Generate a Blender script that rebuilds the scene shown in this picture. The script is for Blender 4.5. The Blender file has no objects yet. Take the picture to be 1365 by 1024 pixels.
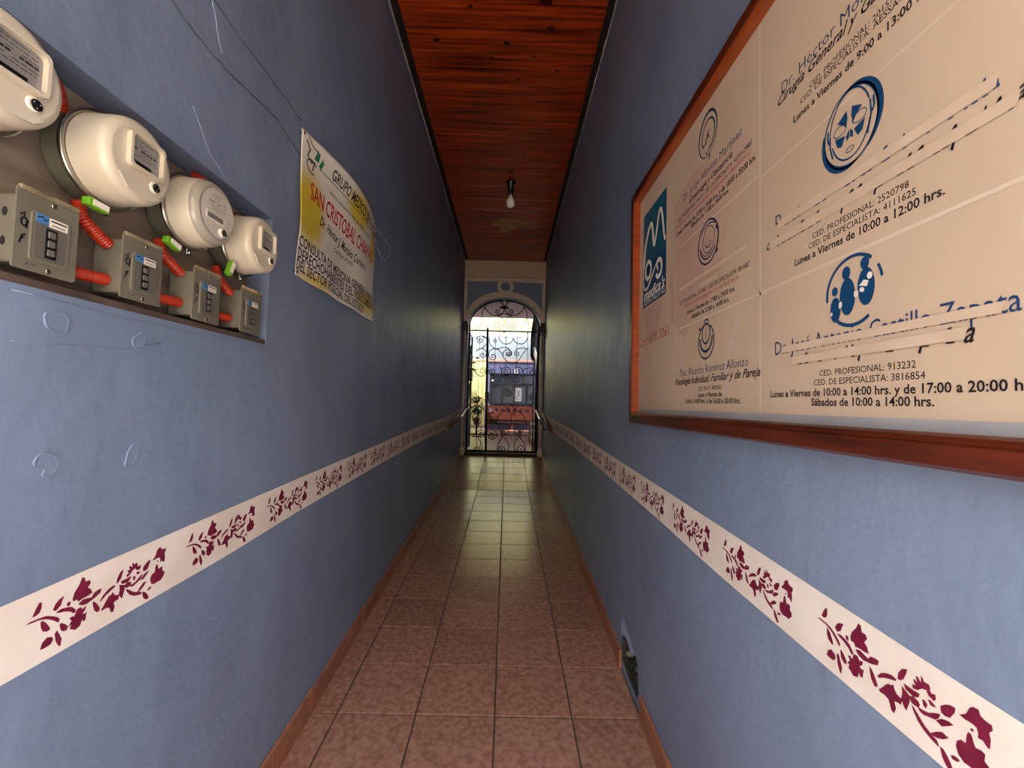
import bpy, bmesh, math, random
from mathutils import Vector, Matrix, geometry
random.seed(7)
C = bpy.context.scene.collection
# ---------------------------------------------------------------- camera, light, exposure
sc = bpy.context.scene
cam = bpy.data.cameras.new('camera'); cam.sensor_width = 36; cam.lens = 15.2967; cam.clip_start = .02
co = bpy.data.objects.new('camera', cam); C.objects.link(co)
R = Matrix(((0.99962, -0.02618, -0.00826), (-0.00947, -0.0465, -0.99887), (0.02576, 0.99858, -0.04673)))
co.matrix_world = Matrix.Translation((0, 0, 1.48)) @ R.to_4x4()
sc.camera = co
w = bpy.data.worlds.new('sky'); sc.world = w; w.use_nodes = True
bg = w.node_tree.nodes['Background']; bg.inputs[0].default_value = (.86, .92, 1.0, 1); bg.inputs[1].default_value = 2.6   # bright hazy sky
sun = bpy.data.lights.new('sun', 'SUN'); sun.energy = 5; sun.angle = math.radians(.6); sun.color = (1, .88, .72)
so = bpy.data.objects.new('sun', sun); C.objects.link(so)
so.rotation_euler = Vector((.72, .12, -.72)).to_track_quat('-Z', 'Y').to_euler(); so.location = (-5, -4, 8)
sc.view_settings.view_transform = 'Standard'; sc.view_settings.look = 'None'
sc.view_settings.gamma = 1; sc.view_settings.use_curve_mapping = False
sc.view_settings.exposure = 2.25

# ---------------------------------------------------------------- helpers
def lin(c):
    return tuple((v/12.92 if v <= .04045 else ((v+.055)/1.055)**2.4) for v in [x/255 for x in c]) + (1,)
def mat(name, c1, c2=None, rough=.5, metal=0, scale=4, stretch=(1,1,1), bump=0, bscale=60, bstretch=(1,1,1), detail=6,
        bump2=0, b2scale=3, spec=.5, coat=0, ramp=(.35,.65), alpha=1, trans=0, rnd=0):
    m = bpy.data.materials.new(name); m.use_nodes = True
    n = m.node_tree.nodes; l = m.node_tree.links; p = n['Principled BSDF']
    p.inputs['Base Color'].default_value = lin(c1); p.inputs['Roughness'].default_value = rough
    p.inputs['Metallic'].default_value = metal; p.inputs['Specular IOR Level'].default_value = spec
    p.inputs['Coat Weight'].default_value = coat; p.inputs['Coat Roughness'].default_value = .12
    p.inputs['Transmission Weight'].default_value = trans; p.inputs['Alpha'].default_value = alpha
    tc = n.new('ShaderNodeTexCoord')
    def noise(sc_, st, det=6):
        mp = n.new('ShaderNodeMapping'); mp.inputs['Scale'].default_value = st; l.new(tc.outputs['Object'], mp.inputs[0])
        t = n.new('ShaderNodeTexNoise'); t.inputs['Scale'].default_value = sc_; t.inputs['Detail'].default_value = det
        l.new(mp.outputs[0], t.inputs[0]); return t
    last = None
    if c2:
        t = noise(scale, stretch, detail); r = n.new('ShaderNodeValToRGB')
        r.color_ramp.elements[0].position = ramp[0]; r.color_ramp.elements[1].position = ramp[1]
        r.color_ramp.elements[0].color = lin(c1); r.color_ramp.elements[1].color = lin(c2)
        l.new(t.outputs[0], r.inputs[0]); last = r.outputs[0]
        if rnd:
            oi = n.new('ShaderNodeObjectInfo'); h = n.new('ShaderNodeHueSaturation')
            mr = n.new('ShaderNodeMapRange'); mr.inputs[3].default_value = 1-rnd; mr.inputs[4].default_value = 1+rnd
            l.new(oi.outputs['Random'], mr.inputs[0]); l.new(mr.outputs[0], h.inputs['Value']); l.new(last, h.inputs['Color']); last = h.outputs[0]
        l.new(last, p.inputs['Base Color'])
    if bump or bump2:
        prev = None
        for b, s, st in ((bump, bscale, bstretch), (bump2, b2scale, (1,1,1))):
            if not b: continue
            t = noise(s, st, 5); bn = n.new('ShaderNodeBump'); bn.inputs['Strength'].default_value = 1; bn.inputs['Distance'].default_value = b
            l.new(t.outputs[0], bn.inputs['Height'])
            if prev: l.new(prev.outputs[0], bn.inputs['Normal'])
            prev = bn
        l.new(prev.outputs[0], p.inputs['Normal'])
    return m
def tag(o, label=None, cat=None, group=None, kind=None):
    if label: o['label'] = label
    if cat: o['category'] = cat
    if group: o['group'] = group
    if kind: o['kind'] = kind
    return o
def empty(name, loc, label, cat, group=None):
    o = bpy.data.objects.new(name, None); C.objects.link(o); o.location = loc; o.empty_display_size = .05
    return tag(o, label, cat, group)
def setparent(o, par):
    if par is not None:
        o.parent = par
        if par.type == 'EMPTY': o.matrix_parent_inverse = Matrix.Translation(par.location).inverted()
class MB:
    """collects shapes given in world metres and links them as one mesh"""
    def __init__(s): s.v = []; s.f = []; s.sm = []
    def add(s, vs, fs, smooth=False):
        b = len(s.v); s.v += [tuple(v) for v in vs]; s.f += [tuple(i+b for i in f) for f in fs]; s.sm += [smooth]*len(fs); return s
    def box(s, x0, x1, y0, y1, z0, z1, r=0):
        x0, x1 = sorted((x0, x1)); y0, y1 = sorted((y0, y1)); z0, z1 = sorted((z0, z1))
        if r:
            bm = bmesh.new(); bmesh.ops.create_cube(bm, size=1)
            for v in bm.verts: v.co = Vector((x0+(v.co.x+.5)*(x1-x0), y0+(v.co.y+.5)*(y1-y0), z0+(v.co.z+.5)*(z1-z0)))
            bmesh.ops.bevel(bm, geom=bm.edges[:], offset=r, segments=2, affect='EDGES', profile=.5)
            bm.verts.index_update()
            s.add([v.co for v in bm.verts], [[v.index for v in f.verts] for f in bm.faces]); bm.free(); return s
        vs = [(x,y,z) for x in (x0,x1) for y in (y0,y1) for z in (z0,z1)]
        return s.add(vs, [(0,1,3,2),(4,6,7,5),(0,4,5,1),(2,3,7,6),(0,2,6,4),(1,5,7,3)])
    def prism(s, pts, axis, a, b):
        """pts: 2D outline; axis: 0,1,2 normal; extruded a..b"""
        n = len(pts)
        def P(p, t):
            q = [p[0], p[1]]; q.insert(axis, t); return q
        tri = geometry.tessellate_polygon([[Vector((p[0], p[1], 0)) for p in pts]])
        vs = [P(p, a) for p in pts] + [P(p, b) for p in pts]
        fs = [tuple(t) for t in tri] + [tuple(n+i for i in reversed(t)) for t in tri] + [(i, (i+1) % n, n+(i+1) % n, n+i) for i in range(n)]
        return s.add(vs, fs)
    def lathe(s, prof, c, axis=0, n=32, smooth=True, closed=False):
        """prof [(t, r)] along axis from centre c"""
        vs = []; fs = []
        for t, r in prof:
            for k in range(n):
                a = 2*math.pi*k/n; q = [r*math.cos(a), r*math.sin(a)]; q.insert(axis, t); vs.append([c[i]+q[i] for i in range(3)])
        m = len(prof)
        for j in range(m-1):
            for k in range(n): fs.append((j*n+k, j*n+(k+1) % n, (j+1)*n+(k+1) % n, (j+1)*n+k))
        s.add(vs, fs, smooth)
        if not closed: 
            b = len(s.v)-len(vs); s.f.append(tuple(range(b, b+n))); s.sm.append(False)
            s.f.append(tuple(range(b+(m-1)*n, b+m*n))); s.sm.append(False)
        return s
    def tube(s, pts, r, n=8, cap=True, rad=None):
        pts = [Vector(p) for p in pts]; vs = []; fs = []; up = Vector((0,0,1)); pu = None
        for i, p in enumerate(pts):
            d = (pts[min(i+1, len(pts)-1)]-pts[max(i-1, 0)]).normalized()
            if pu is None: u = d.orthogonal().normalized()
            else:
                u = pu-d*pu.dot(d); u = u.normalized() if u.length > 1e-6 else d.orthogonal().normalized()
            pu = u; w_ = d.cross(u); rr = rad[i] if rad else r
            for k in range(n):
                a = 2*math.pi*k/n; vs.append(p+(u*math.cos(a)+w_*math.sin(a))*rr)
        for i in range(len(pts)-1):
            for k in range(n): fs.append((i*n+k, i*n+(k+1) % n, (i+1)*n+(k+1) % n, (i+1)*n+k))
        s.add(vs, fs, True)
        if cap:
            b = len(s.v)-len(vs); s.f.append(tuple(range(b, b+n))); s.f.append(tuple(range(len(s.v)-n, len(s.v)))); s.sm += [False]*2
        return s
    def ball(s, c, r, n=12, sc_=(1,1,1)):
        vs = []; fs = []; m = n//2
        for j in range(m+1):
            for k in range(n):
                th = math.pi*j/m; ph = 2*math.pi*k/n
                vs.append((c[0]+r*sc_[0]*math.sin(th)*math.cos(ph), c[1]+r*sc_[1]*math.sin(th)*math.sin(ph), c[2]+r*sc_[2]*math.cos(th)))
        for j in range(m):
            for k in range(n): fs.append((j*n+k, j*n+(k+1) % n, (j+1)*n+(k+1) % n, (j+1)*n+k))
        return s.add(vs, fs, True)
    def build(s, name, m, parent=None, label=None, kind=None, fix=True):
        me = bpy.data.meshes.new(name); me.from_pydata(s.v, [], s.f); me.materials.append(m)
        me.polygons.foreach_set('use_smooth', s.sm)
        if fix:
            bm = bmesh.new(); bm.from_mesh(me); bmesh.ops.remove_doubles(bm, verts=bm.verts, dist=1e-6)
            bmesh.ops.recalc_face_normals(bm, faces=bm.faces); bm.to_mesh(me); bm.free()
        o = bpy.data.objects.new(name, me); C.objects.link(o); setparent(o, parent)
        return tag(o, label, kind=kind)
class Ink:
    """flat print: 2D shapes (metres) later laid on a surface by a mapping function"""
    def __init__(s): s.v = []; s.f = []
    def raw(s, vs, fs):
        b = len(s.v); s.v += vs; s.f += [tuple(i+b for i in f) for f in fs]; return s
    def poly(s, pts): 
        tri = geometry.tessellate_polygon([[Vector((p[0], p[1], 0)) for p in pts]])
        return s.raw([tuple(p) for p in pts], [tuple(t) for t in tri])
    def rect(s, x0, x1, y0, y1, n=1):
        for i in range(n):
            a = x0+(x1-x0)*i/n; b = x0+(x1-x0)*(i+1)/n; s.raw([(a,y0),(b,y0),(b,y1),(a,y1)], [(0,1,2,3)])
        return s
    def ellipse(s, cx, cy, rx, ry, rot=0, n=24):
        c, q = math.cos(rot), math.sin(rot)
        P = [(rx*math.cos(2*math.pi*k/n), ry*math.sin(2*math.pi*k/n)) for k in range(n)]
        return s.raw([(cx+x*c-y*q, cy+x*q+y*c) for x, y in P], [tuple(range(n))])
    def stroke(s, pts, w_, closed=False):
        n = len(pts); vs = []
        for i, p in enumerate(pts):
            a = pts[(i-1) % n] if closed or i else pts[0]; b = pts[(i+1) % n] if closed or i < n-1 else pts[-1]
            dx, dy = b[0]-a[0], b[1]-a[1]; L = math.hypot(dx, dy) or 1; ww = (w_(i/(n-1)) if callable(w_) else w_)/2
            vs += [(p[0]-dy/L*ww, p[1]+dx/L*ww), (p[0]+dy/L*ww, p[1]-dx/L*ww)]
        fs = [(2*i, 2*i+1, 2*i+3, 2*i+2) for i in range(n-1)]
        if closed: fs.append((2*n-2, 2*n-1, 1, 0))
        return s.raw(vs, fs)
    def arc(s, cx, cy, rx, ry, a0, a1, w_, rot=0, n=28):
        c, q = math.cos(math.radians(rot)), math.sin(math.radians(rot)); P = []
        for k in range(n+1):
            a = math.radians(a0+(a1-a0)*k/n); x, y = rx*math.cos(a), ry*math.sin(a); P.append((cx+x*c-y*q, cy+x*q+y*c))
        return s.stroke(P, w_)
    def text(s, body, x0, x1, y, style='', hf=1.0, slope=0):
        """fitted between x0 and x1 on the baseline y"""
        cu = bpy.data.curves.new('t', 'FONT'); cu.body = body; cu.resolution_u = 2; cu.size = 1
        if 'script' in style: cu.shear = .45; cu.offset = .012
        if 'bold' in style: cu.offset = .018
        if 'serif' in style: cu.offset = -.008
        ob = bpy.data.objects.new('t', cu); C.objects.link(ob)
        bpy.context.view_layer.update()
        me = bpy.data.meshes.new_from_object(ob.evaluated_get(bpy.context.evaluated_depsgraph_get()))
        C.objects.unlink(ob); bpy.data.objects.remove(ob); bpy.data.curves.remove(cu)
        V = [v.co.copy() for v in me.vertices]; F = [tuple(p.vertices) for p in me.polygons]; bpy.data.meshes.remove(me)
        if not V: return s
        a = min(v.x for v in V); b = max(v.x for v in V); k = (x1-x0)/(b-a)
        s.raw([(x0+(v.x-a)*k, y+v.y*abs(k)*hf+slope*(v.x-a)/(b-a)) for v in V], F)
        if 'serif' in style:   # small foot and head serifs under upright stems are suggested by fine base ticks
            pass
        return s
    def build(s, name, mp, m, parent, label=None, kind=None):
        mb = MB(); mb.add([mp(*p) for p in s.v], s.f)
        if name in ('lettering', 'printed_lines', 'sticker_print', 'marker_scrawl', 'faint_picture', 'seams', 'logo_lettering', 'drawing', 'emblem_highlight'): kind = 'stuff'
        return mb.build(name, m, parent, label, kind, fix=False)
# stencil flower motif, millimetres (along band, up) per painted stroke
MOTIF = [[9,73,15,84,20,91,24,90,24,81,21,75,15,73],[-1,66,6,68,21,67,33,65,43,60,51,55,56,50,54,45,49,49,43,54,33,60,21,64,8,65],[43,69,47,77,54,82,63,84,59,77,57,71,49,66],[23,60,27,60,32,55,37,48,40,41,35,40,27,44,24,51],[48,63,57,65,68,63,77,60,84,53,85,48,80,48,75,53,64,58,55,60],[68,70,73,71,75,66,72,63,68,65],[78,72,81,81,90,91,95,101,100,99,102,91,110,91,113,86,107,79,113,75,117,67,108,65,98,65,89,63,86,68,80,67],[89,59,98,63,108,61,116,59,115,54,106,52,96,54],[113,56,120,65,129,67,136,67,134,60,124,56,116,54],[24,17,27,26,35,31,43,28,46,23,42,17,33,16],[48,30,52,34,56,26,61,16,59,5,55,8,50,18],[56,41,59,42,66,37,71,32,70,26,64,26,58,31],[73,42,79,44,82,41,87,51,94,52,98,47,105,50,104,44,98,39,103,37,107,39,105,26,100,25,98,30,95,21,85,18,80,22,75,24,77,31,71,29,78,37],[118,51,123,48,129,41,134,33,133,29,128,28,122,34,119,43],[133,45,140,53,149,58,159,61,167,60,166,57,157,54,146,50,136,44],[169,62,170,70,176,79,185,83,183,76,179,67,173,62],[136,28,142,34,148,41,153,46,157,46,162,50,164,45,168,41,177,39,175,31,170,31,164,29,167,21,164,13,159,14,157,19,154,25,147,27,139,26],[176,57,180,55,185,53,190,51,189,43,184,29,180,32,178,35,175,39,177,47],[179,62,185,62,194,62,204,63,203,58,195,54,188,55,182,56],[189,51,194,54,202,53,205,50,203,45,196,44,191,45],[192,69,194,69,198,70,194,75,196,77,200,75,198,82,201,83,205,79,206,79,206,87,208,86,211,82,218,83,220,78,215,74,208,72,201,66,194,64],[214,73,219,77,221,74,227,76,228,71,225,67,221,68,217,69],[208,59,212,60,216,57,214,51,210,52],[216,64,221,65,228,62,226,60,220,59],[201,46,208,46,217,48,227,54,234,57,232,51,227,46,220,44,210,41,204,42],[234,67,241,73,247,76,254,77,253,71,247,61,240,59,235,60],[228,46,236,53,245,56,252,56,246,51,236,44],[192,42,196,41,204,35,212,29,220,26,230,23,233,18,231,17,221,19,212,22,202,28,195,36],[221,26,229,33,237,38,242,37,246,37,238,30,230,26,224,25],[234,19,239,19,244,15,249,9,253,2,248,0,242,3,237,9],[248,19,254,22,258,22,260,20,256,17,250,16],[259,73,267,79,271,88,275,92,282,93,284,88,290,86,297,86,298,81,294,76,296,70,295,59,292,59,287,63,281,62,282,66,280,72,274,73,265,72],[272,66,275,68,277,66,274,64],[255,35,256,41,261,46,267,46,268,55,270,61,274,60,277,52,279,49,285,51,290,50,289,42,295,39,296,33,286,24,277,24,265,23,258,27]]
# printed lines: text, Y left, Y right, z left, z right, ink, style
LINES = [
  ('Dr. Héctor Mor', 0.931, 0.702, 2.19, 2.181, 'B', 'serif') ,
  ('Cirugía General y Gas', 0.944, 0.666, 2.164, 2.146, 'K', 'script') ,
  ('CED. PROFESIONAL: 20157', 0.842, 0.65, 2.132, 2.129, 'K', '') ,
  ('CED. DE ESPECIALISTA: AESSA-25', 0.869, 0.621, 2.117, 2.103, 'K', '') ,
  ('Lunes a Viernes de 9:00 a 13:00 h', 0.891, 0.604, 2.095, 2.087, 'K', 'bold') ,
  ('CED. PROFESIONAL: 2520798', 0.836, 0.63, 1.821, 1.819, 'K', '') ,
  ('CED. DE ESPECIALISTA: 4111625', 0.847, 0.619, 1.804, 1.802, 'K', '') ,
  ('Lunes a Viernes de 10:00 a 12:00 hrs.', 0.89, 0.577, 1.785, 1.781, 'K', 'bold') ,
  ('CED. PROFESIONAL: 913232', 0.82, 0.624, 1.548, 1.549, 'K', '') ,
  ('CED. DE ESPECIALISTA: 3816854', 0.835, 0.61, 1.531, 1.532, 'K', '') ,
  ('Lunes a Viernes de 10:00 a 14:00 hrs. y de 17:00 a 20:00 h', 0.974, 0.493, 1.51, 1.512, 'K', 'bold') ,
  ('Sábados de 10:00 a 14:00 hrs.', 0.843, 0.598, 1.492, 1.493, 'K', 'bold') ,
  ('D_', 0.954, 0.887, 1.897, 1.902, 'B', 'serif') ,
  ('a', 0.517, 0.508, 1.885, 1.888, 'B', 'serif') ,
  ('C_', 0.988, 0.938, 1.85, 1.857, 'K', 'script') ,
  ('a', 0.492, 0.48, 1.853, 1.853, 'K', 'script') ,
  ('D', 0.957, 0.923, 1.607, 1.606, 'B', 'serif') ,
  ('a', 0.506, 0.492, 1.606, 1.605, 'B', 'serif') ,
  ('a', 0.557, 0.543, 1.575, 1.574, 'K', 'script') ,
  ('Dr. Jorge Alfonso Martínez', 1.473, 1.095, 2.198, 2.198, 'B', 'serif') ,
  ('Ginecología y Obstetricia', 1.424, 1.144, 2.165, 2.169, 'K', 'script') ,
  ('CED. PROFESIONAL: 1267711 CED. DE ESPECIALISTA: AESSA-29887', 1.52, 1.047, 2.143, 2.142, 'K', '') ,
  ('CERTIFICADO POR EL CONSEJO MEXICANO DE GINECOLOGIA Y OBSTETRICIA A.C.', 1.532, 1.051, 2.129, 2.119, 'R', '') ,
  ('Lunes a Viernes de 10:00 a 14:00 hrs. y de 18:00 a 20:00 hrs.', 1.531, 1.031, 2.096, 2.095, 'K', 'bold') ,
  ('Sábados de 11:00 a 14:00 hrs.', 1.409, 1.162, 2.082, 2.073, 'K', 'bold') ,
  ('CED. PROFESIONAL: 2014481 - CED. DE ESPECIALISTA: 3816827', 1.499, 1.058, 1.842, 1.837, 'K', '') ,
  ('CERTIFICADO POR EL CONSEJO MEXICANO DE PEDIATRIA A.C.', 1.46, 1.104, 1.823, 1.82, 'R', '') ,
  ('Lunes a Viernes de 17:00 a 19:00 hrs.', 1.435, 1.127, 1.796, 1.794, 'K', 'bold') ,
  ('Sábados de 12:00 a 14:00 hrs.', 1.4, 1.158, 1.776, 1.771, 'K', 'bold') ,
  ('Psic. Ricardo Ramírez Alfonzo', 1.488, 1.064, 1.591, 1.59, 'B', 'serif') ,
  ('Psicología Individual, Familiar y de Pareja', 1.534, 1.013, 1.562, 1.562, 'K', 'script') ,
  ('CED. PROF. 4403342', 1.351, 1.199, 1.537, 1.537, 'K', '') ,
  ('Lunes a Viernes de', 1.35, 1.198, 1.517, 1.518, 'K', 'bold') ,
  ('10:00 a 14:00 hrs. y de 16:00 a 20:00 hrs.', 1.442, 1.101, 1.497, 1.499, 'K', 'bold') ,
  ('Citas: 678 3061', 1.97, 1.6, 1.752, 1.752, 'R2', 'serif') ,
]
BANNER = [
  ('GRUPO MEDICO DE TUXTLA', 1.792, 2.438, 2.434, 2.453, 'K', 'bold') ,
  ('SAN CRISTOBAL CHIAPAS', 1.646, 2.39, 2.253, 2.242, 'R', 'bold') ,
  ('Dr. Héctor J. Morales Cordero', 1.739, 2.281, 2.189, 2.166, 'K', 'script') ,
  ('Ced. Prof. 3923781', 1.902, 2.128, 2.136, 2.141, 'K', '') ,
  ('CONSULTA DE MEDICINA GENERAL PARA', 1.576, 2.45, 2.048, 2.042, 'N', 'bold') ,
  ('DERECHOHABIENTES DEL FIDEICOMISO', 1.576, 2.456, 2.0, 1.996, 'N', 'bold') ,
  ('DEL SECTOR POLICIAL DEL ESTADO', 1.574, 2.321, 1.958, 1.946, 'N', 'bold') ,
]
# ---------------------------------------------------------------- materials
M_wall = mat('blue_wall_paint', (126,140,166), (114,128,154), rough=.42, scale=2.2, stretch=(1,1,.6), bump=.0013, bscale=34, bstretch=(1,.8,.4), bump2=.012, b2scale=4.5, spec=.35)
M_band = mat('cream_band_paint', (238,226,216), (230,214,202), rough=.6, scale=9)
M_red = mat('maroon_stencil_paint', (126,26,60), (106,16,48), rough=.5, scale=40)
M_tile = mat('terracotta_tile', (168,122,103), (138,94,78), rough=.25, scale=42, ramp=(.36,.66), bump=.0007, bscale=45, spec=.45, rnd=.1)
M_base = mat('terracotta_baseboard', (165,108,82), (140,88,68), rough=.45, scale=14, rnd=.08)
M_grout = mat('dark_grout', (52,42,38), (66,54,48), rough=.85, scale=20)
M_plank = mat('varnished_red_cedar', (70,11,3), (206,74,18), rough=.3, scale=2.0, stretch=(.8,16,1), ramp=(.32,.70), spec=.5, rnd=.16, bump=.0006, bscale=10, bstretch=(1,20,1))
M_dark = mat('dark_gap', (24,14,12), rough=.9)
M_knot = mat('dark_knot', (44,10,4), (70,18,8), rough=.35, scale=30)
M_plaster = mat('raw_white_plaster', (206,192,180), (160,148,140), rough=.8, scale=20, bump=.002, bscale=50)
M_crack = mat('dark_crack_grey', (70,74,90), rough=.9)  # dark grey inside of the cracks
M_crackl = mat('pale_chipped_paint', (160,172,205), rough=.7)
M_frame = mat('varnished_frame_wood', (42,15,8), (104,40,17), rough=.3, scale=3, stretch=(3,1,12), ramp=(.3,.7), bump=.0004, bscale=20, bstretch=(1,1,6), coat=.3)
M_lip_lit = mat('lit_varnished_lip', (156,68,24), (118,48,16), rough=.3, scale=3, stretch=(3,1,12), ramp=(.3,.7), coat=.3)  # frame wood made lighter: light on the inner lip painted into its colour
M_canvas = mat('cream_printed_canvas', (194,168,144), (204,178,154), rough=.55, scale=1.4, bump2=.006, b2scale=3.2)
M_pink = mat('faint_pink_print', (192,154,140), (198,166,146), rough=.55, scale=4)
M_fold = mat('canvas_seam', (212,188,166), rough=.6)
M_greystrip = mat('grey_canvas_strip', (172,168,168), (156,152,154), rough=.6, scale=6)  # greyer strip along the bottom of the canvas
M_ink = mat('black_ink', (26,22,28), rough=.5)
M_navy = mat('navy_ink', (30,58,100), rough=.5)
M_teal = mat('teal_print', (0,84,110), rough=.45)
M_navy2 = mat('deep_blue_print', (8,62,104), rough=.45)
M_redink = mat('red_ink', (180,50,50), rough=.5)
M_tape = mat('masking_strip', (210,184,160), (200,174,150), rough=.4, scale=20)
M_white = mat('white_print', (232,222,208), rough=.5)
M_cover = mat('ivory_meter_plastic', (208,196,176), (198,184,164), rough=.32, scale=8)
M_can = mat('grey_green_meter_can', (118,116,100), (98,96,84), rough=.4, scale=12, metal=.2)
M_metal = mat('bright_steel', (190,185,175), rough=.25, metal=1)
M_label = mat('grey_nameplate', (150,145,140), (128,122,120), rough=.35, scale=20)
M_black = mat('black_plastic', (20,18,18), rough=.3)
M_gloss = mat('clear_meter_glass', (235,230,220), rough=.06, alpha=.12, spec=.6)
M_green = mat('lime_seal_plastic', (112,172,40), (96,156,30), rough=.35, scale=30)
M_box = mat('grey_box_enamel', (124,118,104), (108,102,90), rough=.42, scale=9, metal=.1)
M_boxd = mat('box_recess_grey', (98,92,86), rough=.5)
M_blue = mat('blue_sticker', (70,120,170), rough=.4)
M_orange = mat('orange_conduit', (192,52,18), (168,42,14), rough=.4, scale=30)
M_ply = mat('weathered_backboard', (150,134,118), (112,94,82), rough=.75, scale=5, stretch=(1,.5,5), bump=.001, bscale=40)
M_banner = None
M_iron = mat('black_wrought_iron', (24,22,22), (40,34,30), rough=.45, metal=.4, scale=30)
M_mould = mat('cream_plaster_moulding', (226,208,190), (214,194,176), rough=.6, scale=8)
M_lintel = mat('tan_plaster_beam', (196,170,140), (208,182,152), rough=.6, scale=5, stretch=(.4,1,3))
M_rail = mat('polished_handrail_steel', (210,208,205), rough=.22, metal=1)
M_railw = mat('brown_rail_bracket', (120,90,66), (96,70,50), rough=.5, scale=20)
M_bulb = mat('frosted_bulb_glass', (240,236,228), rough=.25)
M_yellow = mat('yellow_courtyard_paint', (206,196,126), (196,186,114), rough=.8, scale=3)
M_lav = mat('lavender_courtyard_paint', (118,118,150), (108,108,140), rough=.7, scale=3)
M_cgrey = mat('pale_grey_panel', (160,166,166), (148,156,158), rough=.6, scale=4)
M_ledge = mat('peach_ledge_paint', (214,164,140), rough=.6)
M_soffit = mat('brown_courtyard_soffit', (150,120,112), (138,108,102), rough=.7, scale=3)
M_lav2 = None
M_pane = mat('blue_grey_window_pane', (56,72,94), (48,62,84), rough=.2, scale=2, spec=.6)
M_paper = mat('white_poster_paper', (236,238,232), rough=.6)
M_redwood = mat('red_brown_bench_wood', (104,46,28), (80,32,20), rough=.4, scale=4, stretch=(1,1,8))
M_leaf = mat('dark_plant_leaf', (52,66,36), (34,46,26), rough=.5, scale=12)
M_clay = mat('clay_pot', (130,72,48), (110,60,40), rough=.7, scale=10)
M_street = mat('concrete_pavement', (214,204,190), (200,190,176), rough=.85, scale=3)
M_court = mat('courtyard_terracotta_tile', (130,94,80), (112,80,68), rough=.35, scale=8, rnd=.08)
M_facade = mat('cream_facade', (176,158,134), rough=.8)

# ---------------------------------------------------------------- setting
XL, XR, YB, ZC = -.80, .60, 7.45, 3.95
PROF = [(-1.2,0),(0,.055),(1.9,.164),(2.54,.205),(3.17,.242),(4.13,.289),(5.08,.333),(5.72,.36),(6.35,.456),(6.99,.54),(7.3,.583),(7.5,.61)]
def interp(T, y):
    if y <= T[0][0]: return T[0][1]
    for (a, p), (b, q) in zip(T, T[1:]):
        if y <= b: return p+(q-p)*(y-a)/(b-a)
    return T[-1][1]
fz = lambda y: interp(PROF, y)
# corridor floor: grout bed + tiles one by one
g = MB(); ys = [p[0] for p in PROF]
for a, b in zip(ys, ys[1:]):
    vs = [(XL-.1,a,fz(a)-.004),(XR+.1,a,fz(a)-.004),(XR+.1,b,fz(b)-.004),(XL-.1,b,fz(b)-.004)]
    vs += [(x,y,z-.12) for x,y,z in vs]
    g.add(vs, [(0,1,2,3),(7,6,5,4),(0,4,5,1),(1,5,6,2),(2,6,7,3),(3,7,4,0)])
floor = g.build('floor', M_grout); tag(floor, kind='structure')
rowY = [1.9+.318*k for k in range(-6, 13)]+[5.75+.325*k for k in range(1, 6)]
rowY = [y for y in rowY if y < 7.4]+[7.44]
def slab_tile(par, x0, x1, y0, y1, zf, m, h=.01, gap=.003, name='tile'):
    vs = []
    for ins, dz in ((0, -h), (0, -.0016), (.0022, 0)):
        for x, y in ((x0+gap+ins, y0+gap+ins), (x1-gap-ins, y0+gap+ins), (x1-gap-ins, y1-gap-ins), (x0+gap+ins, y1-gap-ins)): vs.append((x, y, zf(y)+dz))
    fs = [(8,9,10,11)]
    for L in (0, 4):
        for k in range(4): fs.append((L+k, L+(k+1) % 4, L+4+(k+1) % 4, L+4+k))
    mb = MB(); mb.add(vs, fs); return mb.build(name, m, par, fix=False)
for a, b in zip(rowY, rowY[1:]):
    sh = -.003*(a-1.7); dz = random.uniform(-.0006, .0006)
    cols = [XL+.002, -.684+sh, -.354+sh, -.021+sh, .305+sh, XR-.002]
    for x0, x1 in zip(cols, cols[1:]):
        t = random.uniform(-.0006, .0008)
        slab_tile(floor, x0, x1, a, b, lambda y, t=t: fz(y)+t, M_tile)
# ceiling
g = MB(); g.box(XL-.25, XR+.25, -.22, YB+.02, ZC+.02, ZC+.17)
ceiling = g.build('ceiling', M_dark); tag(ceiling, kind='structure')
y = -.21+.006; k = 0
while y < YB-.02:
    wd = .315; g = MB(); y1 = min(y+wd, YB-.005)
    g.box(-.745, .55, y+.002, y1-.002, ZC+random.uniform(0, .002), ZC+.020, r=.0015)
    p = g.build('plank', M_plank, ceiling)
    y += wd; k += 1
kn = MB()
for x, yy, r in [(-.41,3.06,.014),(-.07,2.87,.018),(.22,2.74,.02),(.17,2.55,.03),(-.18,3.0,.011),(.12,2.98,.012),(-.55,2.86,.016),(-.2,3.25,.012),(.02,3.2,.012),(.33,3.8,.016),(-.3,2.6,.012),(.3,3.1,.012),(-.3,4.4,.015),(.1,4.2,.012)]:
    pts = [(x+r*1.5*math.cos(a*.7854)*random.uniform(.7,1.2), yy+r*math.sin(a*.7854)*random.uniform(.7,1.2)) for a in range(8)]
    kn.prism(pts, 2, ZC-.0008, ZC+.002)
kn.build('wood_knots', M_knot, ceiling, kind='stuff')
g = MB(); pp = [(-.24,5.78),(-.12,5.66),(.05,5.70),(.2,5.80),(.41,5.90),(.30,6.0),(.12,5.96),(.0,6.08),(-.12,6.16),(-.2,6.14),(-.17,6.0),(-.28,5.92)]
g.prism(pp, 2, ZC-.001, ZC+.003); g.build('worn_patch', mat('bare_tan_wood', (206,160,96), (150,96,52), rough=.5, scale=9, stretch=(1,6,1)), ceiling, 'patch of bare tan wood where the varnish is gone')

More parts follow.
